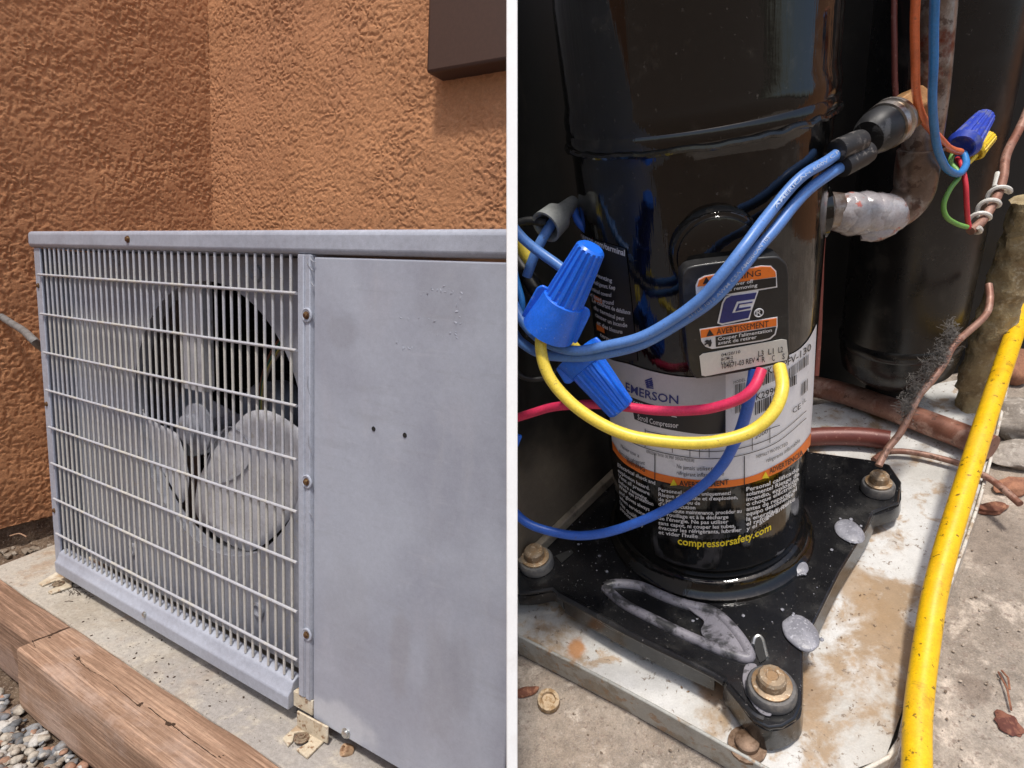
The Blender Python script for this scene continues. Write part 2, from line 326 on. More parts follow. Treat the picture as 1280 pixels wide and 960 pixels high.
# shroud plate with a round opening and its rolled ring
cx, cz, cr, ys = .448, .399, .226, .045
sp = MB(); n = 72; ang = [2 * math.pi * i / n for i in range(n)]
def rim(a):
    dx, dz = math.cos(a), math.sin(a); t = 1e9
    for lo, hi, c_, d in ((.006, .740, cx, dx), (.0405, .664, cz, dz)):
        if abs(d) > 1e-9: t = min(t, ((hi if d > 0 else lo) - c_) / d)
    return Vector((cx + dx * t, ys, cz + dz * t))
Vv = [Vector((cx + cr * math.cos(a), ys, cz + cr * math.sin(a))) for a in ang] + [rim(a) for a in ang] + [Vector((cx + cr * math.cos(a), ys + .022, cz + cr * math.sin(a))) for a in ang]
sp.add(Vv, [(i, (i+1) % n, n + (i+1) % n, n + i) for i in range(n)] + [(i, (i+1) % n, 2*n + (i+1) % n, 2*n + i) for i in range(n)])
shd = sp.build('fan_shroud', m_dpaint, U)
for (x, y) in ((148, 322), (320, 342), (167, 686), (324, 762)):
    q = LP(x, y, 1, ys - .0005); mb = MB(); mb.lathe([(.013, 0), (.013, .004), (.009, .005), (.006, .001)], q, (0, -1, 0), 18); mb.build('shroud_fixing', m_dpaint, shd)
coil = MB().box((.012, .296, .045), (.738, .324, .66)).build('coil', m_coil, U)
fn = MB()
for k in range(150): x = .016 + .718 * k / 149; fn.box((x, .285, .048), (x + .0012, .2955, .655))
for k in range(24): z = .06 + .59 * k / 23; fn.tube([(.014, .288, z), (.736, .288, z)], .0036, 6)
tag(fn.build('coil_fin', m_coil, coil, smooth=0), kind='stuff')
m_blade = mat('blade_grey', (.50, .505, .54), 0.5, 0, [(7, .45, .7, (.36, .36, .39)), (80, .62, .74, (.33, .30, .26), None, .6)])
# motor on its upright channel, hub and paddles
hub = Vector((.385, .070, .375))
def br(x, y, v_): return LP(x, y, 1, v_)
ch = MB(); yb = .056; bxc = LP(240, 420, 1, yb).x; dX = bxc - .3405
ch.box((.306 + dX, yb, .44), (.311 + dX, yb + .02, .655)); ch.box((.311 + dX, yb, .44), (.362 + dX, yb + .003, .655)); ch.box((.362 + dX, yb - .002, .44), (.369 + dX, yb + .02, .655))
mb_ = ch.build('motor_bracket', m_blade, U, bevel=.001)
MB().prism([br(238, 455, .1455), br(252, 450, .145), br(262, 500, .145), br(300, 520, .145), br(290, 560, .145), br(240, 572, .145), br(204, 560, .145), br(206, 530, .145), br(222, 500, .145)], (0, .006, 0)).build('mounting_plate', m_dpaint, mb_, bevel=.002)
mot = MB().lathe([(.02, 0), (.058, .004), (.064, .014), (.064, .06), (.058, .07), (.03, .075)], hub + Vector((0, .185, 0)), (0, -1, 0), 32).build('fan_motor', m_dpaint, U)
fan = MB().lathe([(.012, -.05), (.012, .0), (.036, .002), (.042, .006), (.042, .012), (.026, .018), (.024, .03), (.014, .034)], hub, (0, -1, 0), 28).build('fan_hub', m_dpaint, U)
def paddle(poly, th, name='fan_blade'):
    c_ = sum((Vector((p[0], 0, p[1])) for p in poly), Vector()) / len(poly)
    ax = Vector((c_.x - hub.x, 0, c_.z - hub.z)).normalized(); mb = MB(); pts = []
    rows = 6; d = Vector((-ax.z, 0, ax.x))
    bd = []
    for x, z in poly:
        k_ = min(1, .222 / math.hypot(x - cx, z - cz)); bd.append(Vector((cx + (x - cx) * k_, 0, cz + (z - cz) * k_)))
    bd = spline(bd + [bd[0]], 4)[:-1]; n = len(bd)
    def lift(p):
        s_ = (p - c_).dot(d); return Vector((p.x, hub.y - .004 + s_ * th - 0.5 * s_ * s_, p.z))
    V = []; 
    for k in range(rows): V += [lift(c_ + (p - c_) * (k + 1) / rows) for p in bd]
    V.append(lift(c_)); F = [(k*n+i, k*n+(i+1) % n, (k+1)*n+(i+1) % n, (k+1)*n+i) for k in range(rows-1) for i in range(n)] + [(len(V)-1, (i+1) % n, i) for i in range(n)]
    mb.add(V, F); o = mb.build(name, m_blade, fan, smooth=60); s_ = o.modifiers.new('thickness', 'SOLIDIFY'); s_.thickness = .002; return lift
def px(pts, v_=.07): return [(LP(x, y, 1, v_).x, LP(x, y, 1, v_).z) for x, y in pts]
lift_ = paddle(px([(247, 600), (247, 640), (272, 668), (303, 686), (322, 690), (350, 662), (374, 628), (392, 590), (393, 545), (372, 524), (345, 512), (318, 514), (298, 530), (280, 548), (262, 570)], .066), -.05)
paddle(px([(232, 560), (238, 600), (230, 628), (205, 632), (178, 610), (158, 570), (146, 530), (150, 506), (175, 512), (205, 528), (225, 540)], .072), .10)
sp_ = MB(); pr = [lift_(LP(x, y, 1, .062)) + Vector((0, -.0016, 0)) for x, y in ((268, 552), (285, 534), (302, 540), (312, 556), (310, 580), (292, 598), (272, 604), (258, 598), (256, 580))]
sp_.tube(spline(pr + [pr[0]], 4), .0012, 6); sp_.build('stamped_oval_line', m_dpaint, fan)  # thin dark tube added to trace the edge of the blade's stamped oval
for k, (c3, o_) in enumerate((((.18, .06, .03), 0), ((.03, .12, .08), 4), ((.45, .36, .10), 8), ((.25, .2, .17), 12))):
    wv = MB().tube(spline([LP(322 + o_*.6, 530, 1, .17), LP(325 + o_ * .4, 490, 1, .165), LP(330 + o_*.6, 462, 1, .16), LP(342 + o_, 435, 1, .15), LP(356 + o_ * .5, 418, 1, .14), LP(375, 404, 1, .1)], 5), .0022, 6)
    wv.build('fan_wire', mat('fan_wire_%d' % k, c3, .5), U)
# feet
m_tanb = mat('dull_bolt', (.30, .24, .17), .55, .4, [(200, .5, .65, (.18, .11, .07))], [(300, .2, .0002)])
def foot(poly, top, bolt, label_base, tall=True):
    fp = MB().prism([LP(x, y, 2, .0005) for x, y in poly], (0, 0, .004)).build('foot_bracket', m_cream, U, bevel=.0012)
    a_, b_ = [LP(x, y, 2, .0045) for x, y in top]; t = Vector((0, .003, 0)); up = Vector((0, 0, .0255))
    MB().hexa([a_, b_, b_ + t, a_ + t, a_ + up, b_ + up, b_ + t + up, a_ + t + up]).build('upright_flange', m_cream, fp, bevel=.001)
    q = LP(*bolt, 2, .005); MB().lathe([(.0105, 0), (.0105, .0015), (.009, .002), (.009, .0025)], q, (0, 0, 1), 24).build('washer', m_tanb, fp)
    MB().lathe([(.0052, 0), (.0052, .0025), (.003, .0028), (.003, .0045)], q + Vector((0, 0, .0027)), (0, 0, 1), 6).build('bolt', m_tanb, fp, smooth=0)
foot([(48, 731), (72, 716), (90, 724), (90, 735), (64, 744), (60, 741), (75, 733), (70, 727), (53, 734)], [(71, 717), (90, 726)], (73, 730), 0)
foot([(371, 909), (353, 925), (360, 935), (366, 929), (368, 919), (374, 917), (383, 922), (386, 930), (378, 935), (370, 939), (384, 950), (408, 926), (408, 920), (390, 908)], [(371, 909), (409, 930)], (377, 923), 0)
ft = MB().box((.7055, -.004, .028), (.7448, .006, .0515)).build('foot_tab', m_cream, U, bevel=.001)
# ---- timbers, gravel, scraps
def timber(x0, x1, y0, y1, z0, z1, m, label, seed, slant=0):
    mb = MB(); n = 90; sec = []
    for k in range(14):                                     # rounded, worn cross-section
        pass
    r_ = .006; ring = []
    for (cy, cz_, a0) in ((y1 - r_, z1 - r_, 0), (y0 + r_, z1 - r_, 90), (y0 + r_, z0 + r_, 180), (y1 - r_, z0 + r_, 270)):
        for a in (0, 30, 60, 90): ring.append((cy + r_ * math.cos(math.radians(a0 + a)), cz_ + r_ * math.sin(math.radians(a0 + a))))
    full = []
    for i in range(len(ring)):
        a_, b_ = ring[i], ring[(i+1) % len(ring)]; L_ = math.dist(a_, b_); k = 8 if L_ > .02 else 1
        for j in range(k): full.append((a_[0] + (b_[0]-a_[0]) * j / k, a_[1] + (b_[1]-a_[1]) * j / k))
    m_ = len(full); V = []
    for i in range(n + 1):
        for (y, z) in full:
            x = x0 + (x1 - x0) * i / n + (slant * (y - y0) * (1 - i / n))
            q = Vector((x * 5, y * 30, z * 30)); d = .0022 * noise.noise(q + Vector((seed, 0, 0))) + .0012 * noise.noise(Vector((x * 14, y * 160, z * 160)))
            cyy, czz = (y0+y1)/2, (z0+z1)/2; V.append((x, y + d * (1 if y > cyy else -1), z + d * (1 if z > czz else -1) * .8))
    F = [(i*m_+k, i*m_+(k+1) % m_, (i+1)*m_+(k+1) % m_, (i+1)*m_+k) for i in range(n) for k in range(m_)] + [list(range(m_))[::-1], [n*m_+k for k in range(m_)]]
    mb.add(V, F); return tag(mb.build('timber', m, smooth=40), label, 'timber')
t1 = timber(.205, 1.45, -.150, -.0685, -.105, .006, m_wood, 'long weathered brown timber edging the concrete pad above the gravel', 1, .05)
t2 = timber(-.60, .199, -.128, -.0685, -.105, .004, m_wood2, 'darker short timber butting the left end of the long one', 5, 0)
kn = MB()
for (x, y, r_) in ((62, 795, 5), (98, 823, 4), (133, 850, 4.5), (175, 880, 5), (213, 905, 6.5), (105, 851, 3), (276, 945, 4)):
    c_ = LP(x, y, 2, .0062); rs = random.Random(x)
    for k in range(7): kn.blob(c_ + Vector((rs.uniform(-1, 1) * r_ * .0009, rs.uniform(-1, 1) * r_ * .0006, -.0003)), r_ * .00045, 1, (1.3, .8, .25), .5, 2, k)
tag(kn.build('knot', mat('knot', (.05, .025, .012), .9), t1), kind='stuff')
ck = MB()
for pts in ([(92, 818), (110, 836), (135, 851), (175, 884)], [(185, 884), (215, 907), (235, 922), (270, 947)], [(40, 800), (44, 809), (42, 812)]):
    P_ = spline([LP(x, y, 2, .0062) for x, y in pts], 8); ck.tube([p + Vector((rs.uniform(-.0006, .0006), rs.uniform(-.0006, .0006), 0)) for p in P_], [.0002 + .0005 * abs(math.sin(k * 1.3)) for k in range(len(P_))], 5)
ck.build('drying_crack', mat('crack', (.04, .02, .01), .95), t1)
gv = {}
cols = [(.62, .60, .56), (.30, .31, .32), (.45, .40, .33), (.16, .17, .18), (.42, .24, .16), (.55, .50, .42), (.24, .25, .27)]
rs = random.Random(11)
for k in range(2300):
    x, y = rs.uniform(-.30, 1.30), rs.uniform(-.44, -.152)
    if k < 700: x, y = rs.uniform(.0, .42), rs.uniform(-.30, -.152)
    r_ = rs.choice([1, 1, .6]) * rs.uniform(.0045, .0105); i = rs.choice([0, 0, 1, 2, 3, 4, 5, 5, 6, 1])
    gv.setdefault(i, MB()).blob((x, y, -.112 + rs.uniform(0, .010)), r_, 1 if k > 700 else 2, (1.2, .9, .7), .35, 1.2, k, Matrix.Rotation(rs.uniform(0, 6.3), 3, 'Z'))
gm = MB(); 
names = ['white', 'slate', 'tan', 'charcoal', 'rust', 'buff', 'grey']
me_o = []
for i, mb in gv.items(): me_o.append((mb, mat('pebble_' + names[i], tuple(c * .8 for c in cols[i]), .8, 0, [(120, .5, .7, tuple(c * .55 for c in cols[i])), (40, .55, .7, (.16, .12, .09), None, .6)], [(500, .3, .0008)])))
big = MB(); mi = []
for k, (mb, m) in enumerate(me_o): big.add(mb.v, mb.f); mi += [k] * len(mb.f)
go = big.build('gravel', me_o[0][1], smooth=60)
for _, m in me_o[1:]: go.data.materials.append(m)
go.data.polygons.foreach_set('material_index', mi); tag(go, kind='stuff')
db = MB(); rs = random.Random(5)
for k in range(95):
    t = rs.random(); x, y = 100 + 250 * t + rs.gauss(0, 22), 765 + 130 * t + rs.gauss(0, 16)
    c_ = LP(x, y, 2, .0008)
    if c_.y > -.068: db.blob(c_, rs.choice([.0005, .0007, .0007, .001, .0018]), 1, (1.5, .8, .5), .5, 2, k, Matrix.Rotation(rs.uniform(0, 6), 3, 'Z'))
for k in range(60):
    c_ = LP(rs.gauss(100, 16), rs.gauss(738, 6), 2, .0008); e = Vector((rs.uniform(-.015, .015), rs.uniform(-.01, .01), .001))
    if c_.y > -.05: db.tube([c_, c_ + e * .5 + Vector((0, 0, .001)), c_ + e], .0005, 4)
tag(db.build('debris', m_chip), kind='stuff')
sr = MB()
for k in range(60): sr.blob((rs.uniform(-.37, -.21), rs.uniform(-.02, .5), -.045), rs.uniform(.004, .011), 1, (1.2, .9, .7), .4, 1.5, k)
tag(sr.build('stones', mat('soil_stone', (.20, .16, .12), .85, 0, [(60, .5, .7, (.32, .28, .23))])), kind='stuff')
tw = MB().tube(spline([LP(12, 670, 2, -.02), LP(24, 667, 2, -.018), LP(33, 671, 2, -.02)], 5), .0016, 6); tag(tw.build('twig', mat('twig', (.36, .22, .14), .9)), 'thin reddish twig on the soil beside the concrete pad', 'twig')
pc = LP(438, 939, 2, 0); mb = MB().lathe([(.0075, 0), (.0082, .008), (.0078, .012), (.005, .0122), (.0046, .009), (.001, .009)], pc, (-.35, -.75, .55), 18)
tag(mb.build('wood_plug', mat('plug_wood', (.42, .28, .17), .8, 0, [(150, .5, .65, (.24, .14, .08))], [(300, .4, .001)])), 'small round wooden plug lying under the grey panel', 'plug')
# ================================================================== opened compressor compartment, nearer the camera
m_black = mat('black_gloss_shell', (.004, .0038, .0036), 0.10, 0, [(60, .6, .75, (.02, .018, .015)), (420, .69, .78, (.10, .09, .08), None, .6), (18, .6, .85, (.022, .019, .016))], [(26, .07, .002), (180, .05, .0006), (70, .22, .002, (1, 1, .08))], coat=.0, spec=.6, rvar=(45, .03, .09))
m_plate = mat('black_base_plate', (.009, .009, .010), 0.2, 0, [(28, .55, .75, (.03, .029, .028)), (420, .68, .74, (.20, .19, .18), None, .8)], [(240, .12, .0008)], coat=.3, rvar=(30, .08, .32))
m_rib = mat('scuffed_rib', (.035, .035, .038), 0.45, 0, [(55, .42, .58, (.22, .21, .235)), (300, .6, .72, (.02, .02, .02), None, .7)], [(260, .2, .0006)])
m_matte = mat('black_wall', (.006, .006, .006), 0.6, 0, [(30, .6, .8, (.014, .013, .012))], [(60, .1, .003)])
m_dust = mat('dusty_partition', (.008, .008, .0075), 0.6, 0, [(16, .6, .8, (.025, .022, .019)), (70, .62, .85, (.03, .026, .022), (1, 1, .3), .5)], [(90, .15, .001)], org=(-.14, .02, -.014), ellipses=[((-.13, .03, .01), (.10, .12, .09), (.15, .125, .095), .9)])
m_acc = mat('black_vessel', (.007, .007, .0075), 0.3, 0, [(40, .58, .75, (.024, .022, .02)), (300, .70, .76, (.10, .09, .08), None, .7)], [(40, .05, .002)], rvar=(20, .18, .4))
m_enamel = mat('dirty_white_enamel', (.60, .595, .575), 0.5, 0, [(6, .46, .68, (.47, .455, .42)), (17, .54, .70, (.33, .235, .145)), (55, .58, .72, (.38, .27, .17), None, .85), (230, .64, .72, (.17, .12, .08), None, .8), (600, .66, .75, (.45, .40, .34), None, .7)], [(120, .25, .0012), (400, .15, .0006)],
    org=(0, -.08, -.055), grain=.12, ellipses=[((.003, -.117, -.035), (.040, .036, .03), (.26, .165, .085), .95), ((.085, -.055, -.035), (.017, .05, .03), (.33, .22, .12), .8), ((-.116, -.074, -.035), (.008, .009, .02), (.42, .20, .08), .95), ((-.035, -.112, -.035), (.014, .02, .03), (.30, .18, .10), .9), ((.120, .0, -.035), (.02, .02, .03), (.30, .21, .13), .7)])
m_rim = mat('pan_rim', (.40, .40, .37), 0.5, .2, [(40, .5, .65, (.30, .27, .22)), (120, .58, .7, (.34, .22, .13), None, .8)], [(200, .2, .0008)])
m_slab = mat('stained_concrete', (.36, .315, .265), 0.9, 0, [(5, .42, .66, (.29, .235, .185)), (14, .48, .68, (.22, .185, .15), None, .85), (45, .56, .72, (.56, .48, .40), None, .7), (220, .60, .70, (.20, .15, .12), None, .7), (700, .58, .7, (.34, .29, .25), None, .8)], [(90, .5, .002), (420, .8, .001)], grain=.3,
    ellipses=[((.215, -.03, -.055), (.04, .05, .1), (.20, .165, .135), .7), ((.12, -.13, -.055), (.012, .012, .1), (.19, .15, .12), .8), ((.165, -.155, -.055), (.02, .03, .1), (.20, .16, .13), .75)])
m_white_edge = mat('divider_white', (.80, .80, .79), 0.4, 0, [(40, .55, .75, (.74, .73, .71))], grain=.03)
def wire_mat(name, c, dirt=(.10, .08, .06)): return mat(name, c, 0.38, 0, [(60, .5, .8, tuple(x * .85 for x in c)), (260, .68, .76, dirt, None, .6)], [(300, .06, .0005)])
m_wblue = wire_mat('pale_blue_wire', (.10, .23, .56)); m_wblue2 = wire_mat('deep_blue_wire', (.035, .13, .55)); m_wred = wire_mat('pink_red_wire', (.70, .035, .11))
m_wyel = wire_mat('pale_yellow_wire', (.82, .62, .07)); m_wor = wire_mat('orange_wire', (.72, .17, .06)); m_wgr = wire_mat('green_wire', (.16, .36, .08)); m_wsky = wire_mat('blue_wire', (.03, .20, .52))
m_wr2 = wire_mat('red_wire', (.62, .04, .06)); m_wwh = wire_mat('white_wire', (.68, .66, .60))
m_hose = mat('yellow_hose', (.80, .48, .005), 0.42, 0, [(40, .5, .75, (.72, .40, .004)), (230, .64, .72, (.10, .06, .01), (1, 1, .5), .9), (90, .64, .76, (.30, .18, .01), None, .7), (14, .5, .7, (.80, .47, .03), None, .6)], [(260, .12, .0006)])
m_nut = mat('blue_connector', (.016, .15, .74), 0.32, 0, [(120, .6, .75, (.03, .16, .72)), (500, .68, .74, (.25, .35, .6), None, .6)], [(200, .08, .0005)])
m_nutd = mat('dark_blue_connector', (.022, .055, .42), 0.45, 0, [(160, .52, .66, (.12, .14, .30), None, .8)], [(400, .2, .0005)])
m_nuty = mat('yellow_connector', (.80, .55, .02), 0.4, 0, [(160, .6, .7, (.45, .28, .03))])
m_cop = mat('dull_copper', (.30, .165, .12), 0.5, .25, [(20, .45, .65, (.24, .10, .065)), (60, .52, .70, (.44, .28, .22), None, .8), (160, .62, .72, (.10, .05, .035), None, .8)], [(140, .2, .001)])
m_copr = mat('red_brown_pipe', (.15, .04, .03), 0.45, .1, [(30, .5, .7, (.13, .03, .022)), (150, .62, .72, (.32, .16, .12), None, .7)], [(140, .15, .001)])
m_steel = mat('brazed_pipe', (.16, .115, .09), 0.3, .5, [(40, .5, .66, (.30, .265, .24)), (26, .55, .68, (.13, .035, .02)), (140, .6, .7, (.08, .05, .04), None, .8)], [(110, .25, .0012)])
m_brass = mat('brass_fitting', (.36, .19, .07), 0.5, .4, [(60, .5, .66, (.25, .11, .035)), (200, .6, .7, (.45, .30, .15))], [(260, .3, .0008)])
m_putty = mat('white_putty', (.42, .405, .42), 0.22, 0, [(60, .46, .58, (.40, .37, .38)), (40, .57, .68, (.26, .15, .12)), (70, .64, .72, (.50, .08, .04), None, .8)], [(90, .35, .003), (260, .12, .001)], coat=.4)
m_froth = mat('grey_froth', (.20, .20, .225), 0.35, 0, [(90, .5, .66, (.27, .27, .30)), (600, .62, .70, (.5, .5, .54), None, .7)], [(900, .35, .0005), (250, .25, .0008)])
m_bolt = mat('tan_bolt', (.30, .225, .15), 0.5, .4, [(120, .5, .65, (.30, .19, .10)), (400, .62, .7, (.55, .45, .33))], [(300, .25, .0006)])
m_rub = mat('grey_rubber', (.075, .075, .078), 0.6, 0, [(90, .5, .7, (.14, .13, .12))], [(200, .2, .0008)])
m_foam = mat('dirty_foam', (.38, .30, .165), 0.95, 0, [(30, .5, .7, (.26, .19, .10)), (200, .58, .7, (.42, .35, .23))], [(200, .5, .003), (600, .6, .0015)])
m_lint = mat('grey_lint', (.17, .155, .14), 0.95)
m_boot = mat('grey_boot', (.27, .28, .27), 0.5, 0, [(60, .5, .7, (.21, .215, .21))])
m_hosek = mat('black_sleeve', (.02, .02, .02), 0.45, 0, [(120, .55, .7, (.05, .05, .05))])
m_cover = mat('terminal_cover_plastic', (.018, .018, .018), 0.42, 0, [(60, .56, .74, (.035, .034, .033)), (320, .70, .76, (.16, .15, .14), None, .7)], [(420, .15, .0005)], rvar=(30, .32, .5))
def flat(name, c, r=.45): return mat(name, c, r, 0, [(150, .62, .78, tuple(x * .86 for x in c)), (500, .70, .76, tuple(x * .6 for x in c), None, .5)], grain=.05)
m_lwhite = flat('label_white', (.74, .74, .76)); m_lgrey = flat('label_grey', (.46, .46, .48)); m_lblack = flat('label_black', (.014, .014, .015), .3); m_orange = flat('label_orange', (.82, .19, .02)); m_ink = mat('ink', (.016, .016, .02), .5)
m_navy = mat('navy_ink', (.022, .028, .16), .4); m_print = mat('faded_print', (.36, .43, .58), .5); m_tw = mat('white_ink', (.66, .66, .67), .45); m_ty = mat('yellow_ink', (.80, .62, .02), .45); m_stk = flat('sticker_white', (.68, .665, .61))
def sld(pts, e=.0035): return pts
# ---- concrete block carrying the compartment
def xc0(y, z, d=.0027): return (d - .1496046 + .04075183 * y + .18270664 * z) / .98232254
zt, zb = -.055, -.62
mb = MB(); nx, ny = 90, 90; ya, yb_, xr = -.62, .34, .75
V = []
for j in range(ny + 1):
    y = ya + (yb_ - ya) * j / ny
    for i in range(nx + 1):
        xl_ = xc0(y, zt); t = (i / nx) ** 1.4; x = xl_ + (xr - xl_) * t
        V.append(Vector((x, y, zt - .0002 + .0016 * noise.noise(Vector((x * 22, y * 22, 0))) * (1 if i > 0 else 1) + .0007 * noise.noise(Vector((x * 90, y * 90, 5))))))
F = [(j*(nx+1)+i, j*(nx+1)+i+1, (j+1)*(nx+1)+i+1, (j+1)*(nx+1)+i) for j in range(ny) for i in range(nx)]
ring = [i for i in range(nx+1)] + [j*(nx+1)+nx for j in range(1, ny+1)] + [ny*(nx+1)+i for i in range(nx-1, -1, -1)] + [j*(nx+1) for j in range(ny-1, 0, -1)]
o_ = len(V)
for i in ring:
    p = V[i]; V.append(Vector((p.x if p.x > xc0(p.y, zt) + .001 else xc0(p.y, zb), p.y, zb)))
n = len(ring); F += [(ring[i], ring[(i+1) % n], o_ + (i+1) % n, o_ + i) for i in range(n)]
mb.add(V, F); tag(mb.build('concrete_slab', m_slab, W=WR, base=(0, 0, 0)), kind='structure')
# ---- added white divider between the two scenes, seen edge-on; not a cabinet part
Wc = WL; pts = []
def CW(xc, yc, zc): return Vector(CAM + RL.T @ np.array([xc, yc, zc]))
h = .00235
sp_ = MB().hexa([CW(-h, .62, .245), CW(h, .62, .245), CW(h, .62, .56), CW(-h, .62, .56), CW(-h, -.42, .245), CW(h, -.42, .245), CW(h, -.42, .56), CW(-h, -.42, .56)])
tag(sp_.build('added_divider', m_white_edge, bevel=.0006), 'added thin white upright divider seen edge on between grey unit and compressor', 'divider')
# ---- back wall, dusty partition, insulation strip
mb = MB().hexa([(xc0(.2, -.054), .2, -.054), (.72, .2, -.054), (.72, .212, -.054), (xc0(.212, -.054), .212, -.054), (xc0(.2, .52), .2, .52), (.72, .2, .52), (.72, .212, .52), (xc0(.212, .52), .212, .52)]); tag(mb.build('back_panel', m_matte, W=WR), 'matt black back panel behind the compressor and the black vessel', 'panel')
P0, P1 = RP(648, 710, 2, -.012), RP(778, 584, 2, -.012); d = (P1 - P0).normalized(); P2 = P0 + d * .30
P0 = P0 - d * .0; nrm = Vector((-d.y, d.x, 0)) * .0025
mb = MB(); a_ = Vector((P0.x, P0.y, 0)); b_ = Vector((P2.x, P2.y, 0)); U3 = Vector((0, 0, 1))
kx = (xc0(0, .48) - xc0(0, -.014)) / .494 / d.x; sl2 = d * (kx * .494)
mb.hexa([a_ + U3*-.014, b_ + U3*-.014, b_ + nrm + U3*-.014, a_ + nrm + U3*-.014, a_ + U3*.48 + sl2, b_ + U3*.48, b_ + nrm + U3*.48, a_ + nrm + U3*.48 + sl2])
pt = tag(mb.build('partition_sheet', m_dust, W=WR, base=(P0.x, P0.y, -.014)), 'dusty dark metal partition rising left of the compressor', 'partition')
MB().prism([P0 + U3*.0, P1 + d*.05 + U3*.0, P1 + d*.05 + U3*.009, P0 + U3*.009], Vector((d.y, -d.x, 0)) * .006).build('dusty_flange', mat('dusty_flange', (.25, .21, .16), .8, 0, [(70, .5, .7, (.13, .105, .08))], [(160, .3, .001)]), pt, bevel=.001)
fo = MB(); yo = .115
pl = [RP(x, y, 1, yo) for x, y in ((1258, 300), (1272, 272), (1300, 262), (1290, 350), (1266, 395), (1240, 475), (1216, 552), (1191, 546), (1200, 515), (1217, 450), (1238, 370))]
cl = spline([RP(x, y, 1, yo) for x, y in ((1292, 250), (1276, 310), (1250, 385), (1229, 450), (1212, 512), (1202, 552))], 14)
fo.tube(cl, [.0145 if k < 50 else .012 for k in range(len(cl))], 28)
fo.v = [p + Vector((noise.noise(p * 90), noise.noise(p * 90 + Vector((5, 5, 5))), noise.noise(p * 90 + Vector((9, 0, 0))))) * .0035 + Vector((noise.noise(p * 330), noise.noise(p * 330 + Vector((5, 5, 5))), 0)) * .0014 for p in fo.v]
tag(fo.build('insulation_strip', m_foam, W=WR), 'dirty tan strip of fibrous insulation beside the black vessel', 'insulation')
# ---- black vessel behind
pa, pb = RP(1068, 300, 1, .14), RP(1218, 300, 1, .14); va = (pa.x + pb.x) / 2; vr = (pb.x - pa.x) / 2 * .93
vb = RP(1130, 488, 1, .10).z
vs_ = thing('pressure_vessel', 'tall glossy black cylindrical vessel standing behind the elbow pipe', 'vessel', (va, .14, vb - .02), WR)
MB().lathe([(vr*.3, vb-.012), (vr*.7, vb-.008), (vr*.94, vb+.004), (vr, vb+.02), (vr, .42), (vr*.9, .45), (vr*.4, .46)], (va, .14, 0), (0, 0, 1), 48).build('shell', m_acc, vs_)
MB().lathe([(vr*1.0, vb+.028), (vr*1.035, vb+.031), (vr*1.035, vb+.036), (vr*1.0, vb+.039)], (va, .14, 0), (0, 0, 1), 48).build('seam', m_copr if 0 else m_acc, vs_)
MB().lathe([(vr*.5, vb-.06), (vr*.45, vb-.012)], (va, .14, 0), (0, 0, 1), 24).build('stand', m_matte, vs_)
# ---- enamel pan with rims
zp = -.035
pA, pB, pC, pD = RP(640, 789, 2, zp), RP(933, 947, 2, zp), RP(1085, 1010, 2, zp), RP(1107, 947, 2, zp)
pcor = RP(1000, 986, 2, zp)
right = [RP(x, y, 2, zp) for x, y in ((1107, 947), (1134, 870), (1177, 750), (1213, 653), (1243, 547), (1266, 440))]
pan = thing('base_pan', 'dirty white enamel base pan with rusty brown stains under the compressor', 'pan', (0, -.08, -.055), WR)
xl0 = Vector((xc0(.16, zp), .16, zp)); xl1 = Vector((xc0(-.055, zp), -.055, zp))
front = [xl1, RP(770, 857, 2, zp), RP(933, 947, 2, zp), pcor]
outl = front + right + [Vector((.34, .16, zp)), xl0]
MB().prism([p - U3*.002 for p in outl], (0, 0, .002)).build('floor', m_enamel, pan, smooth=0)
def rimstrip(pts, h0, h1, t, name, m):
    mb = MB(); pts = spline(pts, 3); n_ = len(pts); V = []
    for i, p in enumerate(pts):
        tg = (pts[min(i+1, n_-1)] - pts[max(i-1, 0)]).normalized(); nn = Vector((tg.y, -tg.x, 0)) * t
        V += [p + U3*h0, p + nn + U3*h0, p + nn + U3*h1, p + U3*h1]
    F = [(4*i+k, 4*i+(k+1) % 4, 4*i+4+(k+1) % 4, 4*i+4+k) for i in range(n_-1) for k in range(4)] + [(3,2,1,0), tuple(4*(n_-1)+k for k in range(4))]
    return mb.add(V, F).build(name, m, pan, bevel=.0008)
rimstrip(front, -.0195, .0035, .0022, 'front_rim', m_rim)
rimstrip([pcor] + right, -.0195, .0030, .0022, 'side_rim', mat('rim_white', (.66, .62, .55), .5, 0, [(70, .5, .66, (.40, .31, .22)), (200, .6, .7, (.22, .16, .11))], [(200, .3, .001)]))
q = RP(934, 932, 2, zp + .001); mb = MB().lathe([(.0105, -.0005), (.0105, .0016), (.0065, .002), (.0065, .0055), (.005, .0065)], q, (0, 0, 1), 18); mb.build('floor_screw', mat('brown_screw', (.20, .13, .085), .55, .4, [(160, .5, .65, (.12, .07, .04))], [(300, .3, .0008)]), pan)
sc2 = MB()
rs = random.Random(21)
for k in range(70):
    x, y = rs.choice([(1005, 900), (1040, 770), (930, 900), (1075, 740), (1015, 860), (880, 890), (700, 800)]); c_ = RP(x + rs.gauss(0, 30), y + rs.gauss(0, 30), 2, zp + .0004)
    if c_.x < .16: sc2.blob(c_, rs.choice([.0004, .0005, .0008]), 1, (1.3, .9, .4), .5, 2, k, Matrix.Rotation(rs.uniform(0, 6), 3, 'Z'))
tag(sc2.build('grit', mat('grit', (.16, .10, .06), .9, 0, [(300, .5, .6, (.35, .27, .19))]), pan), kind='stuff')
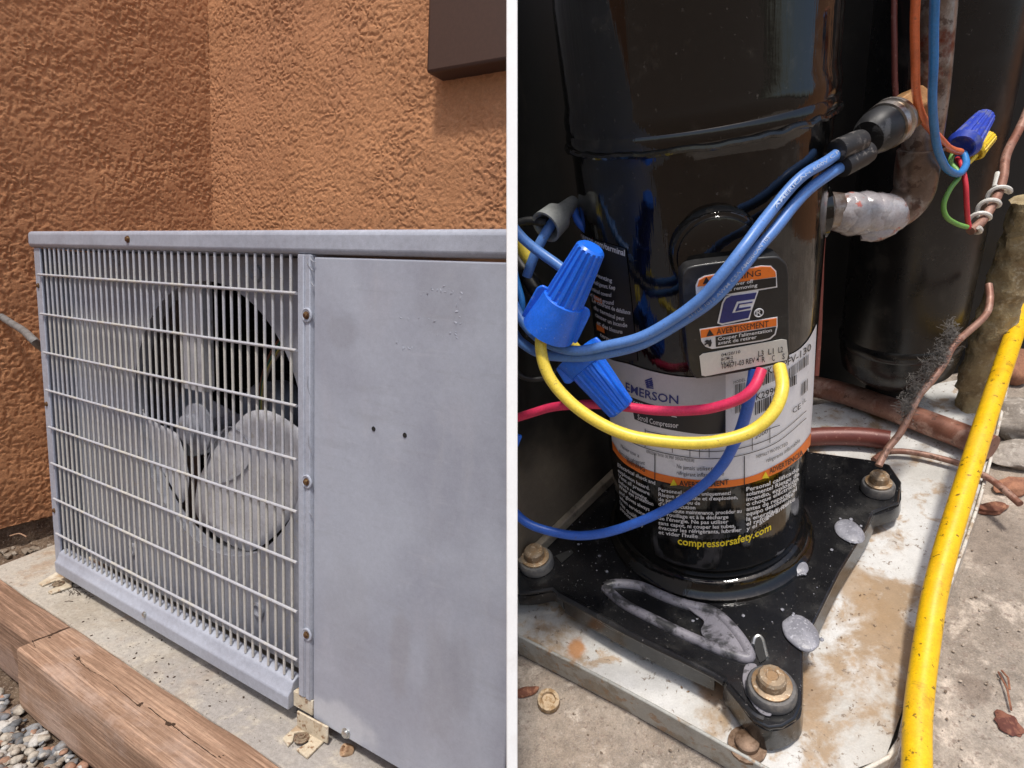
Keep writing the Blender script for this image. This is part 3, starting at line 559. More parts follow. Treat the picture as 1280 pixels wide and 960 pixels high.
# ---- compressor
K = thing('compressor', 'glossy black compressor cylinder with white data label on a bolted base plate', 'compressor', (0, 0, -.012), WR)
zs_ = .279
MB().lathe([(.050, -.006), (.060, -.004), (.0655, .002), (.0668, .012), (.0668, .271), (.0672, .277), (.0688, .280), (.0694, .2832), (.0690, .2865), (.0685, .287), (.0692, .2905), (.0688, .295), (.0676, .300), (.0675, .345), (.065, .368), (.055, .385), (.03, .396)], (0, 0, 0), (0, 0, 1), 128).build('shell', m_black, K, smooth=50)
wb = MB(); P_ = []
for k in range(200):
    a = 2 * math.pi * k / 200; rr = .0690 + .0006 * noise.noise(Vector((math.cos(a) * 14, math.sin(a) * 14, 0))); P_.append((rr * math.cos(a), rr * math.sin(a), .2795 + .0012 * noise.noise(Vector((math.cos(a) * 9, math.sin(a) * 9, 4)))))
wb.tube(P_ + [P_[0]], .0016, 8, False); wb.build('weld_bead', m_black, K)
MB().lathe([(.0755, -.0125), (.0745, -.0100), (.0715, -.0085), (.0690, -.0045), (.0678, -.001), (.0650, .0005), (.060, .0005)], (0, 0, 0), (0, 0, 1), 96).build('foot_ring', m_black, K)
zq = -.012
def Q(x, y, dz=0.0): return RP(x, y, 2, zq + dz)
ol = [(648, 712), (648, 742), (668, 740), (690, 736), (703, 748), (760, 782), (830, 817), (905, 850), (925, 878), (942, 900), (960, 910), (978, 908), (995, 898), (1003, 880), (1004, 800), (1012, 790), (1020, 775), (1050, 715), (1084, 660), (1092, 640), (1124, 628), (1127, 602), (1112, 580), (1086, 574)]
op = [Q(*p) for p in ol] + [Vector((.10, .07, zq)), Vector((.03, .12, zq)), Vector((-.06, .10, zq))]
bpl = MB().prism([p - U3*.004 for p in op], (0, 0, .004)).build('base_plate', m_plate, K, bevel=.0014, seg=2)
# turned-down skirt round the plate, and the rolled lip on its front edge
def ribbon(pts, h0, h1, out0, out1, t, name, m, par, k=3):
    pts = spline(pts, k); n_ = len(pts); V = []
    for i, p in enumerate(pts):
        tg = (pts[min(i+1, n_-1)] - pts[max(i-1, 0)]).normalized(); nn = Vector((tg.y, -tg.x, 0))
        V += [p + U3*h1 + nn*out1, p + U3*h0 + nn*out0, p + U3*h0 + nn*(out0 - t), p + U3*h1 + nn*(out1 - t)]
    F = [(4*i+k_, 4*i+(k_+1) % 4, 4*i+4+(k_+1) % 4, 4*i+4+k_) for i in range(n_-1) for k_ in range(4)] + [(3,2,1,0), tuple(4*(n_-1)+k_ for k_ in range(4))]
    return MB().add(V, F).build(name, m, par, smooth=60)
ribbon([Q(*p) for p in ((646, 742), (668, 741), (692, 737), (703, 748))], -.012, -.003, .0008, 0, .002, 'skirt', m_plate, bpl)
ribbon([Q(*p) for p in ((704, 749), (730, 764), (790, 797), (850, 826), (893, 845))], -.0135, -.002, .001, 0, .002, 'skirt', m_plate, bpl)
ribbon([Q(*p) for p in ((905, 850), (925, 878), (942, 900), (960, 910), (978, 908), (995, 898), (1003, 880), (1004, 800))], -.019, -.003, .0012, 0, .002, 'skirt', m_plate, bpl, 5)
ribbon([Q(*p) for p in ((1012, 790), (1020, 775), (1050, 715), (1084, 660), (1092, 640))], -.014, -.003, .002, 0, .002, 'skirt', m_plate, bpl)
ribbon([Q(*p) for p in ((1092, 641), (1124, 629), (1127, 603))], -.014, -.003, .001, 0, .002, 'skirt', m_plate, bpl)
MB().tube(spline([Q(*p, .001) for p in ((700, 744), (730, 760), (790, 793), (850, 822), (890, 842), (906, 852))], 5), .0028, 10).build('rolled_lip', m_rib if 0 else m_plate, bpl)
MB().tube(spline([Q(*p, .0005) for p in ((911, 858), (926, 876), (943, 893), (955, 899))], 5), .0022, 8).build('rolled_lip', m_plate, bpl)
# pressed, scuffed rib
rp = [Q(*p, .0004) for p in ((756, 734), (770, 730), (800, 733), (835, 748), (862, 757), (892, 765), (915, 785), (932, 808), (936, 822), (915, 818), (870, 800), (820, 776), (780, 755))]
lo = spline(rp + [rp[0]], 5)
MB().tube(lo, [.0036] * len(lo), 10, False).build('pressed_rib', m_rib, bpl)
ws = [Q(*p, .0005) for p in ((858, 760), (892, 768), (912, 787), (928, 808), (932, 820), (915, 816), (885, 802), (876, 790), (880, 778), (868, 768))]
MB().prism(spline(ws + [ws[0]], 4)[:-1], (0, 0, .0016)).build('pressed_rib', m_rib, bpl, bevel=.0008)
ws = [Q(*p, .0005) for p in ((932, 868), (928, 850), (932, 832), (946, 832), (944, 850), (946, 870), (956, 884), (964, 890), (962, 896), (948, 890))]
MB().prism(spline(ws + [ws[0]], 4)[:-1], (0, 0, .0010)).build('worn_patch', m_rib, bpl, bevel=.0004)
sl = [Q(*p, .0006) for p in ((942, 800), (946, 796), (951, 797), (955, 808), (958, 824), (950, 829), (944, 815))]
MB().prism(sl, (0, 0, .0004)).build('slot', m_dark, bpl, smooth=0); MB().tube(spline([Q(*p, .001) for p in ((941, 806), (943, 798), (948, 795), (953, 799), (956, 810), (959, 822))], 4), .0012, 6).build('slot_edge', m_zinc, bpl)
MB().prism([Q(*p, .0004) for p in ((694, 695), (714, 687), (717, 691), (702, 704))], (0, 0, .0004)).build('slot', m_dark, bpl, smooth=0)
def froth(x, y, rx, ry, nm, seed):
    c_ = Q(x, y, .001); rs = random.Random(seed); mb = MB(); s_ = .395 / FPX
    mb.blob(c_, 1, 3, (rx * s_, ry * s_ * 1.2, .0024), .12, 1.2, seed)
    for k in range(5): a = rs.uniform(0, 6.3); t = rs.uniform(.85, 1.08); mb.blob(c_ + Vector((math.cos(a) * rx * s_ * t, math.sin(a) * ry * s_ * 1.25 * t, .0008)), rs.uniform(.0006, .0017), 1, (1, 1, .7), .2, 1, k)
    return tag(mb.build('froth', m_froth, K), kind='stuff')
froth(1062, 664, 17, 19, 'froth', 1); froth(1001, 791, 19, 21, 'froth', 4); froth(995, 708, 15, 12, 'froth', 6)
sk = MB(); rs = random.Random(9)
for k in range(220):
    c_ = Q(rs.uniform(690, 1080), rs.uniform(600, 850), .0008)
    if math.hypot(c_.x, c_.y) > .086 and -.12 < c_.x < .11 and c_.y > -.12 + abs(c_.x) * .9: sk.blob(c_, rs.choice([.0004, .0005, .0007, .0012]), 1, (1, 1, .5), .3, 1, k)
tag(sk.build('specks', m_froth, bpl), kind='stuff')
def mbolt(x, y, s, name='mounting_bolt'):
    q = RP(x, y, 2, 0.0) ; q0 = Vector((q.x, q.y, zq))
    g_ = MB().lathe([(.0135*s, .0005), (.0135*s, .006), (.0125*s, .0075), (.0095*s, .0078)], q0, (0, 0, 1), 28).build('grommet', m_rub, K)
    MB().lathe([(.0108*s, .0079), (.0108*s, .0092), (.0100*s, .0095)], q0, (0, 0, 1), 24).build('washer', m_bolt, g_)
    MB().lathe([(.0078*s, .0096), (.0078*s, .0150), (.0066*s, .0164), (.0035*s, .0165), (.0030*s, .0160)], q0, (0, 0, 1), 12).build('bolt', m_bolt, g_, smooth=25)
mbolt(965, 850, 1.0); mbolt(668, 692, 1.0); mbolt(1099, 598, .85)
# ---- printed label wrapped round the shell
def patch(top, bot, off, name, m, par, n=48, rows=10):
    tp, bt = spline([Vector((*p, 0)) for p in top], 6), spline([Vector((*p, 0)) for p in bot], 6)
    def at(c_, t): k = t * (len(c_) - 1); i = min(int(k), len(c_) - 2); return c_[i].lerp(c_[i+1], k - i)
    V = [];
    for j in range(rows + 1):
        for i in range(n + 1):
            q = at(tp, i / n).lerp(at(bt, i / n), j / rows); V.append(CY(q.x, q.y, off))
    F = [(j*(n+1)+i, j*(n+1)+i+1, (j+1)*(n+1)+i+1, (j+1)*(n+1)+i) for j in range(rows) for i in range(n)]
    return MB().add(V, F).build(name, m, par, smooth=80)
sT = [(765, 551), (775, 567), (788, 577), (820, 591), (872, 600), (929, 598), (974, 579), (1000, 559), (1014, 541)]
sB = [(766, 562), (776, 575), (789, 585), (820, 600), (876, 610), (929, 606), (974, 590), (1000, 572), (1013, 556)]
lab = patch([(755, 444), (765, 450), (785, 455), (810, 463), (844, 470), (880, 472), (930, 461), (986, 444), (1008, 428), (1021, 405)], sT, .0004, 'data_label', m_lwhite, K, 64, 16)
patch([(755, 444), (765, 450), (785, 455), (810, 463), (844, 470), (880, 472), (907, 467)], [(762, 478), (774, 488), (790, 497), (813, 505), (840, 511), (875, 514), (907, 512)], .0007, 'brand_band', m_lgrey, lab)
patch([(788, 496), (813, 505), (840, 511), (875, 514), (907, 512)], [(793, 524), (815, 532), (847, 539), (880, 543), (907, 541)], .0008, 'product_band', m_lblack, lab)
patch(sT, sB, .0008, 'orange_stripe', m_orange, lab, 60, 3)
cy = lambda o: (lambda x, y: CY(x, y, o))
t_ = MB(); text(t_, 'EMERSON', [(782, 488), (812, 499), (848, 505)], 10.5, cy(.0010), .012)
for k in range(4):
    y = 474 + k * 2.5; t_.add([CY(806 + k*.6, y + 1.2, .001), CY(815 + k*.5, y - 2, .001), CY(815 + k*.5, y, .001), CY(806 + k*.6, y + 3.2, .001)], [(0, 1, 2, 3)])
    t_.add([CY(808 + k*.2, y + 2, .001), CY(816 + k*.3, y + 3, .001), CY(816 + k*.3, y + 4.6, .001), CY(808 + k*.2, y + 3.8, .001)], [(0, 1, 2, 3)])
t_.build('brand_lettering', m_navy, lab, smooth=0)
t_ = MB(); text(t_, 'COPELAND SCROLL', [(791, 508), (815, 515), (846, 522)], 7.5, cy(.0012), .01); text(t_, 'Scroll Compressor', [(797, 524), (820, 531), (848, 535)], 6.5, cy(.0012), .015)
t_.build('product_lettering', m_tw, lab, smooth=0)
t_ = MB()
def rect(x0, y0, x1, y1, sl_, o=.0010): t_.add([CY(x0, y0, o), CY(x1, y0 + sl_ * (x1 - x0), o), CY(x1, y1 + sl_ * (x1 - x0), o), CY(x0, y1, o)], [(0, 1, 2, 3)])
rs = random.Random(2)
def bars(x0, y0, x1, y1, sl_):
    x = x0
    while x < x1:
        w_ = rs.choice([.7, .7, 1.3, 1.9]); rect(x, y0 + sl_*(x-x0), min(x+w_, x1), y1 + sl_*(x-x0), sl_); x += w_ + rs.choice([.7, .9, 1.4])
bars(919, 481, 932, 517, -.25); bars(944, 473, 970, 486, -.42); bars(944, 503, 972, 519, -.42); bars(976, 478, 996, 490, -.5); bars(986, 461, 1011, 474, -.75); bars(1002, 480, 1010, 495, -.9)
text(t_, 'MODEL', [(917, 480), (924, 478), (932, 476)], 3.5, cy(.001)); text(t_, 'ZP42K3E-PFV-130', [(938, 473), (975, 462), (1014, 437)], 8.5, cy(.001), .01); text(t_, '11HPK2990F', [(925, 506), (950, 499), (978, 488)], 8.5, cy(.001), .01)
text(t_, 'CE', [(991, 517), (996, 514), (1001, 510)], 7, cy(.001)); text(t_, 'UL', [(1003, 506), (1005, 504), (1008, 501)], 5, cy(.001))
# table of ratings
def line(pts, w_=.9, o=.0010):
    ps = spline([Vector((*p, 0)) for p in pts], 8)
    for a, b_ in zip(ps, ps[1:]): t_.add([CY(a.x, a.y, o), CY(b_.x, b_.y, o), CY(b_.x, b_.y + w_, o), CY(a.x, a.y + w_, o)], [(0, 1, 2, 3)])
low = [(768, 541), (800, 557), (835, 567), (880, 573), (925, 569), (970, 553), (1008, 522)]
line(low); line([(x, y - 9) for x, y in low[1:]]); line([(806, 538), (840, 545), (880, 549), (930, 545), (975, 531)])
for x, ya_, yb2 in ((806, 536, 559), (840, 545, 566), (862, 549, 571), (874, 550, 572), (886, 550, 572), (912, 547, 569), (940, 541, 563), (962, 534, 554)): t_.add([CY(x, ya_, .001), CY(x+.8, ya_, .001), CY(x+.8, yb2, .001), CY(x, yb2, .001)], [(0, 1, 2, 3)])
for s, bse, h_ in (('PH', [(808, 553), (814, 554), (820, 555)], 5), ('200-230', [(843, 561), (851, 562), (860, 563)], 5), ('V', [(865, 561), (867, 561), (870, 561)], 5), ('60', [(877, 562), (880, 562), (884, 562)], 5), ('LRA', [(890, 560), (897, 559), (906, 558)], 5), ('21.5 MAX', [(915, 555), (926, 552), (938, 549)], 5), ('2000', [(944, 549), (952, 545), (960, 541)], 5),
    ('REFRIGERANT R410A  OIL 3MAF  DESIGN PRESSURE', [(808, 566), (835, 573), (868, 578)], 4), ('THERMALLY PROTECTED', [(945, 573), (962, 567), (985, 556)], 4), ('Ne jamais utiliser de', [(846, 585), (870, 588), (902, 587)], 5.2), ('réfrigérant inflammable', [(846, 593), (872, 596), (905, 594)], 5.2), ('Never use a', [(776, 559), (786, 566), (799, 572)], 4.5), ('flammable refrigerant', [(774, 566), (788, 576), (806, 581)], 4.5), ('refrigerante inflamable', [(958, 578), (978, 569), (1000, 552)], 5)):
    text(t_, s, bse, h_, cy(.0010))
for x, ya_, yb2 in ((818, 567, 592), (930, 570, 598)): t_.add([CY(x, ya_, .001), CY(x+1.1, ya_, .001), CY(x+1.1, yb2+8, .0011), CY(x, yb2+8, .0011)], [(0, 1, 2, 3)])
text(t_, 'AVERTISSEMENT', [(849, 607), (880, 609), (911, 605)], 6.6, cy(.0013), .015); text(t_, 'ADVERTENCIA', [(962, 592), (982, 583), (1004, 568)], 6.6, cy(.0013), .015); text(t_, 'WARNING', [(783, 578), (792, 583), (806, 590)], 5.5, cy(.0013), .015)
t_.build('fine_print', m_ink, lab, smooth=0)
t_ = MB()
for (x, y) in ((842, 604), (957, 595)):
    t_.add([CY(x - 4.5, y + 3, .0013), CY(x + 4.5, y + 2.6, .0013), CY(x, y - 5.5, .0013)], [(0, 1, 2)])
t_.build('hazard_triangle', m_ty, lab, smooth=0)
t_ = MB(); rs = random.Random(5)
colL = ['Electrical shock and', 'explosion hazard.', 'Vent all pressure', 'before removing.', 'Wear eye protection', 'and gloves always', 'when servicing.', 'Use qualified', 'personnel only']
colM = ['Personnel qualifié uniquement!', "Risque d'incendie et d'explosion,", 'de pression ou de', "d'électrocution", 'Avant toute maintenance, procéder au', 'verrouillage et à la décharge', "de l'énergie. Ne pas utiliser", "sans capot, ni couper les tubes,", 'évacuer les réfrigérants, lubrifier', "et vider l'huile"]
colR = ['Personal calificado', 'solamente! Riesgo de', 'incendio, explosión', 'o choque eléctrico', 'antes de reparar el', 'equipo desconecte', 'la energía y quite', 'el refrigerante', 'y el aceite']
for k, s in enumerate(colL):
    y = 583 + k * 6.6; x1 = min(770 + len(s) * 2.4, 818); text(t_, s, [(772 + k * .4, y), ((772 + x1) / 2, y + 13), (x1 + 1, y + 23)], 4.6, cy(.0011), .02)
for k, s in enumerate(colM):
    y = 614 + k * 5.9; x1 = min(825 + len(s) * 2.95, 927); f_c = lambda x: y - 0 + 5.5 * (1 - ((x - 885) / 62) ** 2); text(t_, s, [(823, f_c(823)), ((823 + x1) / 2, f_c((823 + x1) / 2)), (x1, f_c(x1))], 4.6, cy(.0011), .02)
for k, s in enumerate(colR):
    y = 614 + k * 6.2; x1 = min(934 + len(s) * 3.4, 1000 - k); text(t_, s, [(933, y), ((933 + x1) / 2, y - 9), (x1, y - 26)], 5.0, cy(.0011), .02)
t_.build('warning_lettering', m_tw, lab, smooth=0)
t_ = MB(); text(t_, 'compressorsafety.com', [(847, 680), (908, 682), (964, 662)], 9.0, cy(.0011), .02); t_.build('web_address', m_ty, lab, smooth=0)
# dark label on the left flank
lb2 = patch([(719, 268), (726, 290), (745, 300), (765, 306), (782, 311)], [(748, 470), (752, 462), (762, 452), (778, 450), (797, 452)], .0004, 'safety_label', m_lblack, K, 20, 20)
t_ = MB()
for s, bse, h_ in (('emerson.com/terminal', [(722, 295), (748, 308), (781, 320)], 7.5), ('venting', [(744, 345), (755, 350), (765, 353)], 5.2), ('oil and refrigerant. Keep', [(730, 348), (750, 358), (769, 362)], 5.2), ('terminal covered', [(732, 358), (750, 368), (764, 371)], 5.2), ('and fused ground', [(734, 367), (750, 377), (767, 381)], 5.2), ('Le courant de défaillance', [(740, 377), (766, 388), (788, 393)], 5.2), ('du terminal peut', [(742, 386), (762, 396), (780, 401)], 5.2), ('causer un incendie', [(744, 395), (764, 405), (784, 409)], 5.2), ('et des blessures', [(746, 405), (764, 414), (778, 417)], 5.2), ('terminal falla, la', [(750, 420), (770, 430), (790, 433)], 5.2), ('presion libera', [(752, 430), (768, 438), (786, 441)], 5.2)):
    text(t_, s, bse, h_, cy(.0009), .02)
t_.build('safety_lettering', m_tw, lb2, smooth=0)
t_ = MB()
for (x, y) in ((747, 372), (750, 408)): t_.add([CY(x - 5, y - 4, .0009), CY(x + 5, y + 2, .0009), CY(x + 6, y + 9, .0009), CY(x - 4, y + 4, .0009)], [(0, 1, 2, 3)])
t_.build('hazard_flash', m_orange, lb2, smooth=0)
# ---- terminal cover
tc = CY(925, 395, 0); ta = math.atan2(tc.y, tc.x) - .12; tn = Vector((math.cos(ta), math.sin(ta), 0)); to = Vector((CYR * math.cos(ta), CYR * math.sin(ta), tc.z)) + tn * .017
def TP(x, y, lift=0.0): return RPL(x, y, to + tn * lift, tn)
def Z(p): return (840 + p[0] / 4.8, 310 + p[1] / 4.8)
cpl = [(62, 190), (75, 140), (130, 108), (350, 78), (600, 52), (660, 68), (697, 125), (705, 300), (706, 560), (706, 640), (688, 680), (500, 730), (180, 785), (130, 765), (102, 715), (85, 560), (70, 380)]
cp3 = [TP(*Z(p)) for p in cpl]; cps = spline(cp3 + [cp3[0]], 4)[:-1]
cov = MB().prism(cps, tn * -.0135).build('terminal_cover', m_cover, K, bevel=.0022, seg=3)
def poly(pts, lift, name, m, par, k=0):
    q = [TP(*Z(p), lift) for p in pts]; q = spline(q + [q[0]], k)[:-1] if k else q
    return MB().prism(q, tn * -.0003).build(name, m, par, smooth=0)
poly([(145, 290), (142, 225), (158, 188), (195, 168), (300, 148), (535, 106), (595, 108), (626, 138), (632, 236), (400, 275), (150, 305)], .0006, 'sticker_border', m_lwhite, cov)
poly([(152, 232), (164, 194), (198, 175), (300, 156), (535, 113), (592, 115), (620, 142), (624, 172), (400, 205)], .0009, 'warning_band', m_orange, cov)
poly([(238, 225), (624, 178), (625, 230), (400, 265), (240, 292)], .0009, 'warning_field', m_lblack, cov)
poly([(165, 488), (633, 414), (634, 470), (622, 520), (590, 548), (540, 560), (240, 606), (200, 592), (176, 560)], .0006, 'sticker_border', m_lwhite, cov)
poly([(172, 494), (627, 422), (627, 467), (174, 540)], .0009, 'warning_band', m_orange, cov)
poly([(262, 534), (625, 474), (615, 515), (585, 540), (535, 552), (264, 594)], .0009, 'warning_field', m_lblack, cov)
poly([(165, 650), (185, 635), (660, 548), (688, 553), (697, 640), (690, 672), (200, 770), (178, 765)], .0006, 'serial_sticker', m_stk, cov)
poly([(272, 452), (300, 330), (318, 296), (352, 280), (520, 256), (478, 378), (465, 428), (300, 462)], .0006, 'emblem_border', m_lwhite, cov)
poly([(284, 448), (310, 334), (326, 305), (355, 289), (508, 268), (496, 306), (390, 322), (360, 392), (474, 374), (458, 420), (302, 452)], .0009, 'emblem', m_navy, cov)
poly([(366, 386), (392, 329), (494, 313), (489, 331), (412, 342), (406, 357), (484, 346), (478, 368)], .0008, 'emblem_inlay', m_lwhite, cov)
poly([(380, 381), (400, 335), (484, 322), (482, 329), (406, 341), (400, 362), (474, 352), (471, 361)], .0011, 'emblem', m_navy, cov)
q = Z((521, 389)); c_ = TP(*q, .0008); rr_ = (TP(q[0] + 5.4, q[1], .0008) - c_).length
a1 = tn.orthogonal().normalized(); a2 = tn.cross(a1); mb = MB(); P_ = [c_ + (a1 * math.cos(k * math.pi / 16) + a2 * math.sin(k * math.pi / 16)) * rr_ for k in range(33)]
mb.tube(P_, .00032, 6, False); text(mb, 'R', [Z((506, 406)), Z((538, 402))], 7.2, lambda x, y: TP(x, y, .0008), .02); mb.build('registered_mark', m_tw, cov)
tf = lambda x, y: TP(x, y, .0012)
t_ = MB()
text(t_, 'WARNING', [Z((245, 212)), Z((533, 166))], 7.6, tf, .0); text(t_, 'AVERTISSEMENT', [Z((268, 521)), Z((580, 472))], 7.6, tf)
text(t_, '04/20/10', [Z((296, 652)), Z((410, 630))], 3.6, tf, .01); text(t_, 'BCM-2', [Z((296, 678)), Z((366, 664))], 3.6, tf, .01); text(t_, 'LL-12', [Z((296, 700)), Z((366, 687))], 3.6, tf, .01); text(t_, '104671-03 REV 4', [Z((300, 726)), Z((522, 682))], 6.4, tf, .01)
for s, x, y, w_ in (('L3', 518, 652, 32), ('L1', 578, 640, 32), ('L2', 638, 629, 28), ('R', 540, 686, 18), ('C', 600, 678, 16), ('S', 662, 668, 14)): text(t_, s, [Z((x, y)), Z((x + w_, y - w_ * .17))], 7.0, tf, .01)
for (x, y) in ((207, 205), (228, 520)):
    t_.add([tf(*Z((x - 22, y + 12))), tf(*Z((x + 24, y + 4))), tf(*Z((x - 2, y - 32)))], [(0, 1, 2)])
for (x, y) in ((195, 262), (215, 568)):
    mb = MB(); t_.prism([tf(*Z((x + a, y + b_))) for a, b_ in ((-20, -8), (-6, -18), (8, -14), (18, -20), (24, 0), (18, 22), (6, 24), (2, 8), (-8, 10), (-18, 18), (-22, 8), (-8, 0))], tn * .0001)
t_.build('cover_lettering', m_ink, cov, smooth=0)
t_ = MB()
text(t_, 'Turn power off', [Z((262, 243)), Z((488, 208))], 4.4, tf, .015); text(t_, 'before removing', [Z((262, 272)), Z((512, 232))], 4.4, tf, .015); text(t_, "Couper l'alimentation", [Z((275, 556)), Z((600, 502))], 4.4, tf, .015); text(t_, 'avant de retirer', [Z((277, 581)), Z((508, 543))], 4.4, tf, .015)
t_.build('cover_lettering', m_tw, cov, smooth=0)
# round boss of the terminal box above and behind the cover
bc = CY(900, 312, 0); bn = Vector((math.cos(ta - .06), math.sin(ta - .06), 0))
MB().lathe([(.0215, -.004), (.0215, .004), (.0200, .0062), (.0185, .0066), (.0180, .0080), (.0150, .0092), (.008, .0095)], Vector((CYR * bn.x, CYR * bn.y, bc.z)) , bn, 40).build('terminal_boss', m_black, K)
stub = RP(1022, 262, 1, .0); MB().lathe([(.0185, -.012), (.0185, .004), (.016, .006)], (CYR * .985, .0, RP(1026, 260, 1, .0).z), (1, 0, 0), 28).build('suction_stub', m_black, K)
# ================================================================== wires, pipes and connectors
def wire(name, m, pts, wpx, label, cat='wire', group=None, k=7, n=12):
    """pts: (x, y, camera depth)"""
    P_ = spline([RD(*p) for p in pts], k); P_ = [p + Vector((noise.noise(p * 45), noise.noise(p * 45 + Vector((7, 7, 7))), noise.noise(p * 45 + Vector((3, 0, 9))))) * .0007 for p in P_]; dm = sum(p[2] for p in pts) / len(pts)
    return tag(MB().tube(P_, wpx / 2 * dm / FPX, n).build(name, m, W=WR), label, cat, group)
def print_on(o, s, pts, h_, m, lift):
    t_ = MB(); 
    return t_
# suction pipe with brazed elbow
zc = .36
def pp_(x, y): return RP(x, y, 1, .004)
sx = thing('suction_pipe', 'brown copper suction pipe with brazed elbow entering the compressor side', 'pipe', pp_(1150, 262), WR)
MB().tube(spline([pp_(1172, -60), pp_(1166, 40), (pp_(1160, 120)), pp_(1152, 180), pp_(1147, 205)], 6), .0098, 24).build('riser', m_steel, sx)
MB().tube(spline([pp_(1150, 186), pp_(1146, 206), pp_(1144, 228)], 5), [.0109] * 3 * 3 + [.0109] * 2, 24).build('sleeve', m_steel, sx)
MB().tube(spline([pp_(1148, 200), pp_(1146, 222), pp_(1140, 244), pp_(1122, 262), pp_(1092, 268), pp_(1030, 263)], 8), .0108, 24).build('elbow', m_steel, sx)
MB().tube([pp_(1151, 186), pp_(1150.5, 189)], .0116, 24).build('sleeve_rim', m_steel, sx)
pb_ = MB(); rs = random.Random(4)
for k in range(16):
    t = k / 15; x = 1054 + 58 * t; y = 266 + 0 * t
    pb_.blob(pp_(x, y + rs.uniform(-2, 3)) + Vector((0, -.001, 0)), rs.uniform(.0112, .0122), 3, (1, 1, 1), .07, 1.8, k)
pb_.blob(pp_(1092, 286) + Vector((0, -.004, 0)), .0075, 3, (1.5, 1, .8), .3, 2, 77); pb_.blob(pp_(1075, 282) + Vector((0, -.003, 0)), .0065, 2, (1.4, 1, .7), .3, 2, 71)
tag(pb_.build('putty', m_putty, W=WR), 'lumpy grey white putty wrapped round the elbow of the suction pipe', 'putty')
# pressure plug: brass tee, steel collar, twin black boots
P0_, P1_ = RD(1134, 139, .300), RD(1044, 200, .285); ax = (P1_ - P0_).normalized(); L_ = (P1_ - P0_).length
pl_ = thing('pressure_plug', 'black twin wire plug with steel collar screwed on a brass fitting', 'plug', P0_, WR)
MB().lathe([(.0092, -.010), (.0100, -.006), (.0100, .010), (.0075, .012)], P0_, ax, 6).build('brass_fitting', m_brass, pl_, bevel=.0008)
MB().lathe([(.0085, .0095), (.0112, .010), (.0118, .0115), (.0118, .0128), (.0104, .0135), (.0104, .015), (.0116, .0155), (.0116, .0185), (.0100, .019)], P0_, ax, 40, 40, 0).build('steel_collar', mat('worn_steel', (.50, .46, .42), .32, .85, [(80, .5, .7, (.30, .22, .15))], [(300, .2, .0006)]), pl_)
MB().lathe([(.0106, .0188), (.0108, .024), (.0096, .029), (.0080, .0315), (.004, .032)], P0_, ax, 36).build('boot', mat('plug_rubber', (.016, .016, .017), .5, 0, [(120, .58, .7, (.10, .10, .10))], [(300, .2, .0006)]), pl_)
side = ax.cross(tn).normalized()
ends = []
for (xa, ya_, xb, yb2) in ((1076, 176, 1046, 188), (1084, 190, 1052, 208)):
    a_, b_ = RD(xa, ya_, .281 if ya_ < 180 else .285), RD(xb, yb2, .276 if ya_ < 180 else .280)
    MB().lathe([(.0052, 0), (.0056, .003), (.0053, (b_ - a_).length), (.0036, (b_ - a_).length + .0006)], a_, b_ - a_, 20).build('wire_boot', mat('boot_rubber', (.018, .018, .018), .5, 0, [(200, .6, .72, (.12, .11, .10))], [(260, .2, .0006)]), pl_)
wire('blue_wire', m_wblue, [(1052, 187, .278), (1030, 203, .274), (1000, 224, .270), (965, 262, .268), (931, 307, .262), (901, 345, .264), (870, 378, .272), (815, 415, .284), (760, 432, .294), (715, 438, .302), (680, 428, .310), (655, 405, .318), (642, 380, .325)], 13.4, 'upper of the paired pale blue wires running from the plug', 'wire', 'pale blue plug wires', 8)
wire('blue_wire', m_wblue, [(1056, 206, .281), (1036, 218, .279), (1002, 246, .276), (958, 299, .270), (925, 339, .268), (895, 371, .272), (862, 395, .280), (810, 427, .290), (758, 442, .300), (712, 446, .309), (676, 442, .317), (652, 428, .324), (642, 415, .33)], 13.4, 'lower of the paired pale blue wires, printed with white letters', 'wire', 'pale blue plug wires', 8)
def print_wire(pts, s, r, lift):
    pass
# white print along the two wires (flat letters laid on the insulation towards the viewer)
def wprint(s, run, h_, rad, parent_name, label_o):
    V, F = text_mesh(s, .01); P_ = spline([RD(*p) for p in run], 8); L = [0]
    for a, b_ in zip(P_, P_[1:]): L.append(L[-1] + (b_ - a).length)
    t_ = MB(); out = []
    for u, v in V:
        d_ = u * L[-1]; i = max(0, min(len(P_) - 2, next((j for j in range(len(L) - 1) if L[j+1] >= d_), len(P_) - 2))); f_ = (d_ - L[i]) / (L[i+1] - L[i]); c_ = P_[i].lerp(P_[i+1], f_); tg = (P_[i+1] - P_[i]).normalized()
        n_ = (Vector(CR) - c_); n_ = (n_ - tg * n_.dot(tg)).normalized(); up = n_.cross(tg); a = (v - .5) * h_ / rad; out.append(c_ + (n_ * math.cos(a) + up * math.sin(a)) * (rad + .00015))
    t_.add(out, F); return t_
wires_ = [o for o in C.objects if o.name.startswith('blue_wire')]
wprint('AMERICAN 600V C.P.C', [(966, 262, .268), (1000, 224, .270), (1030, 203, .274), (1050, 188, .278)], (.0015), 13.4/2*.2824/FPX, '', None).build('lettering', m_print, wires_[0], smooth=0)
wprint('STYLE 1015 AWM CSA AMERICAN 105', [(862, 395, .280), (895, 371, .272), (925, 339, .268), (958, 299, .270)], (.0015), 13.4/2*.2924/FPX, '', None).build('lettering', m_print, wires_[1], smooth=0)
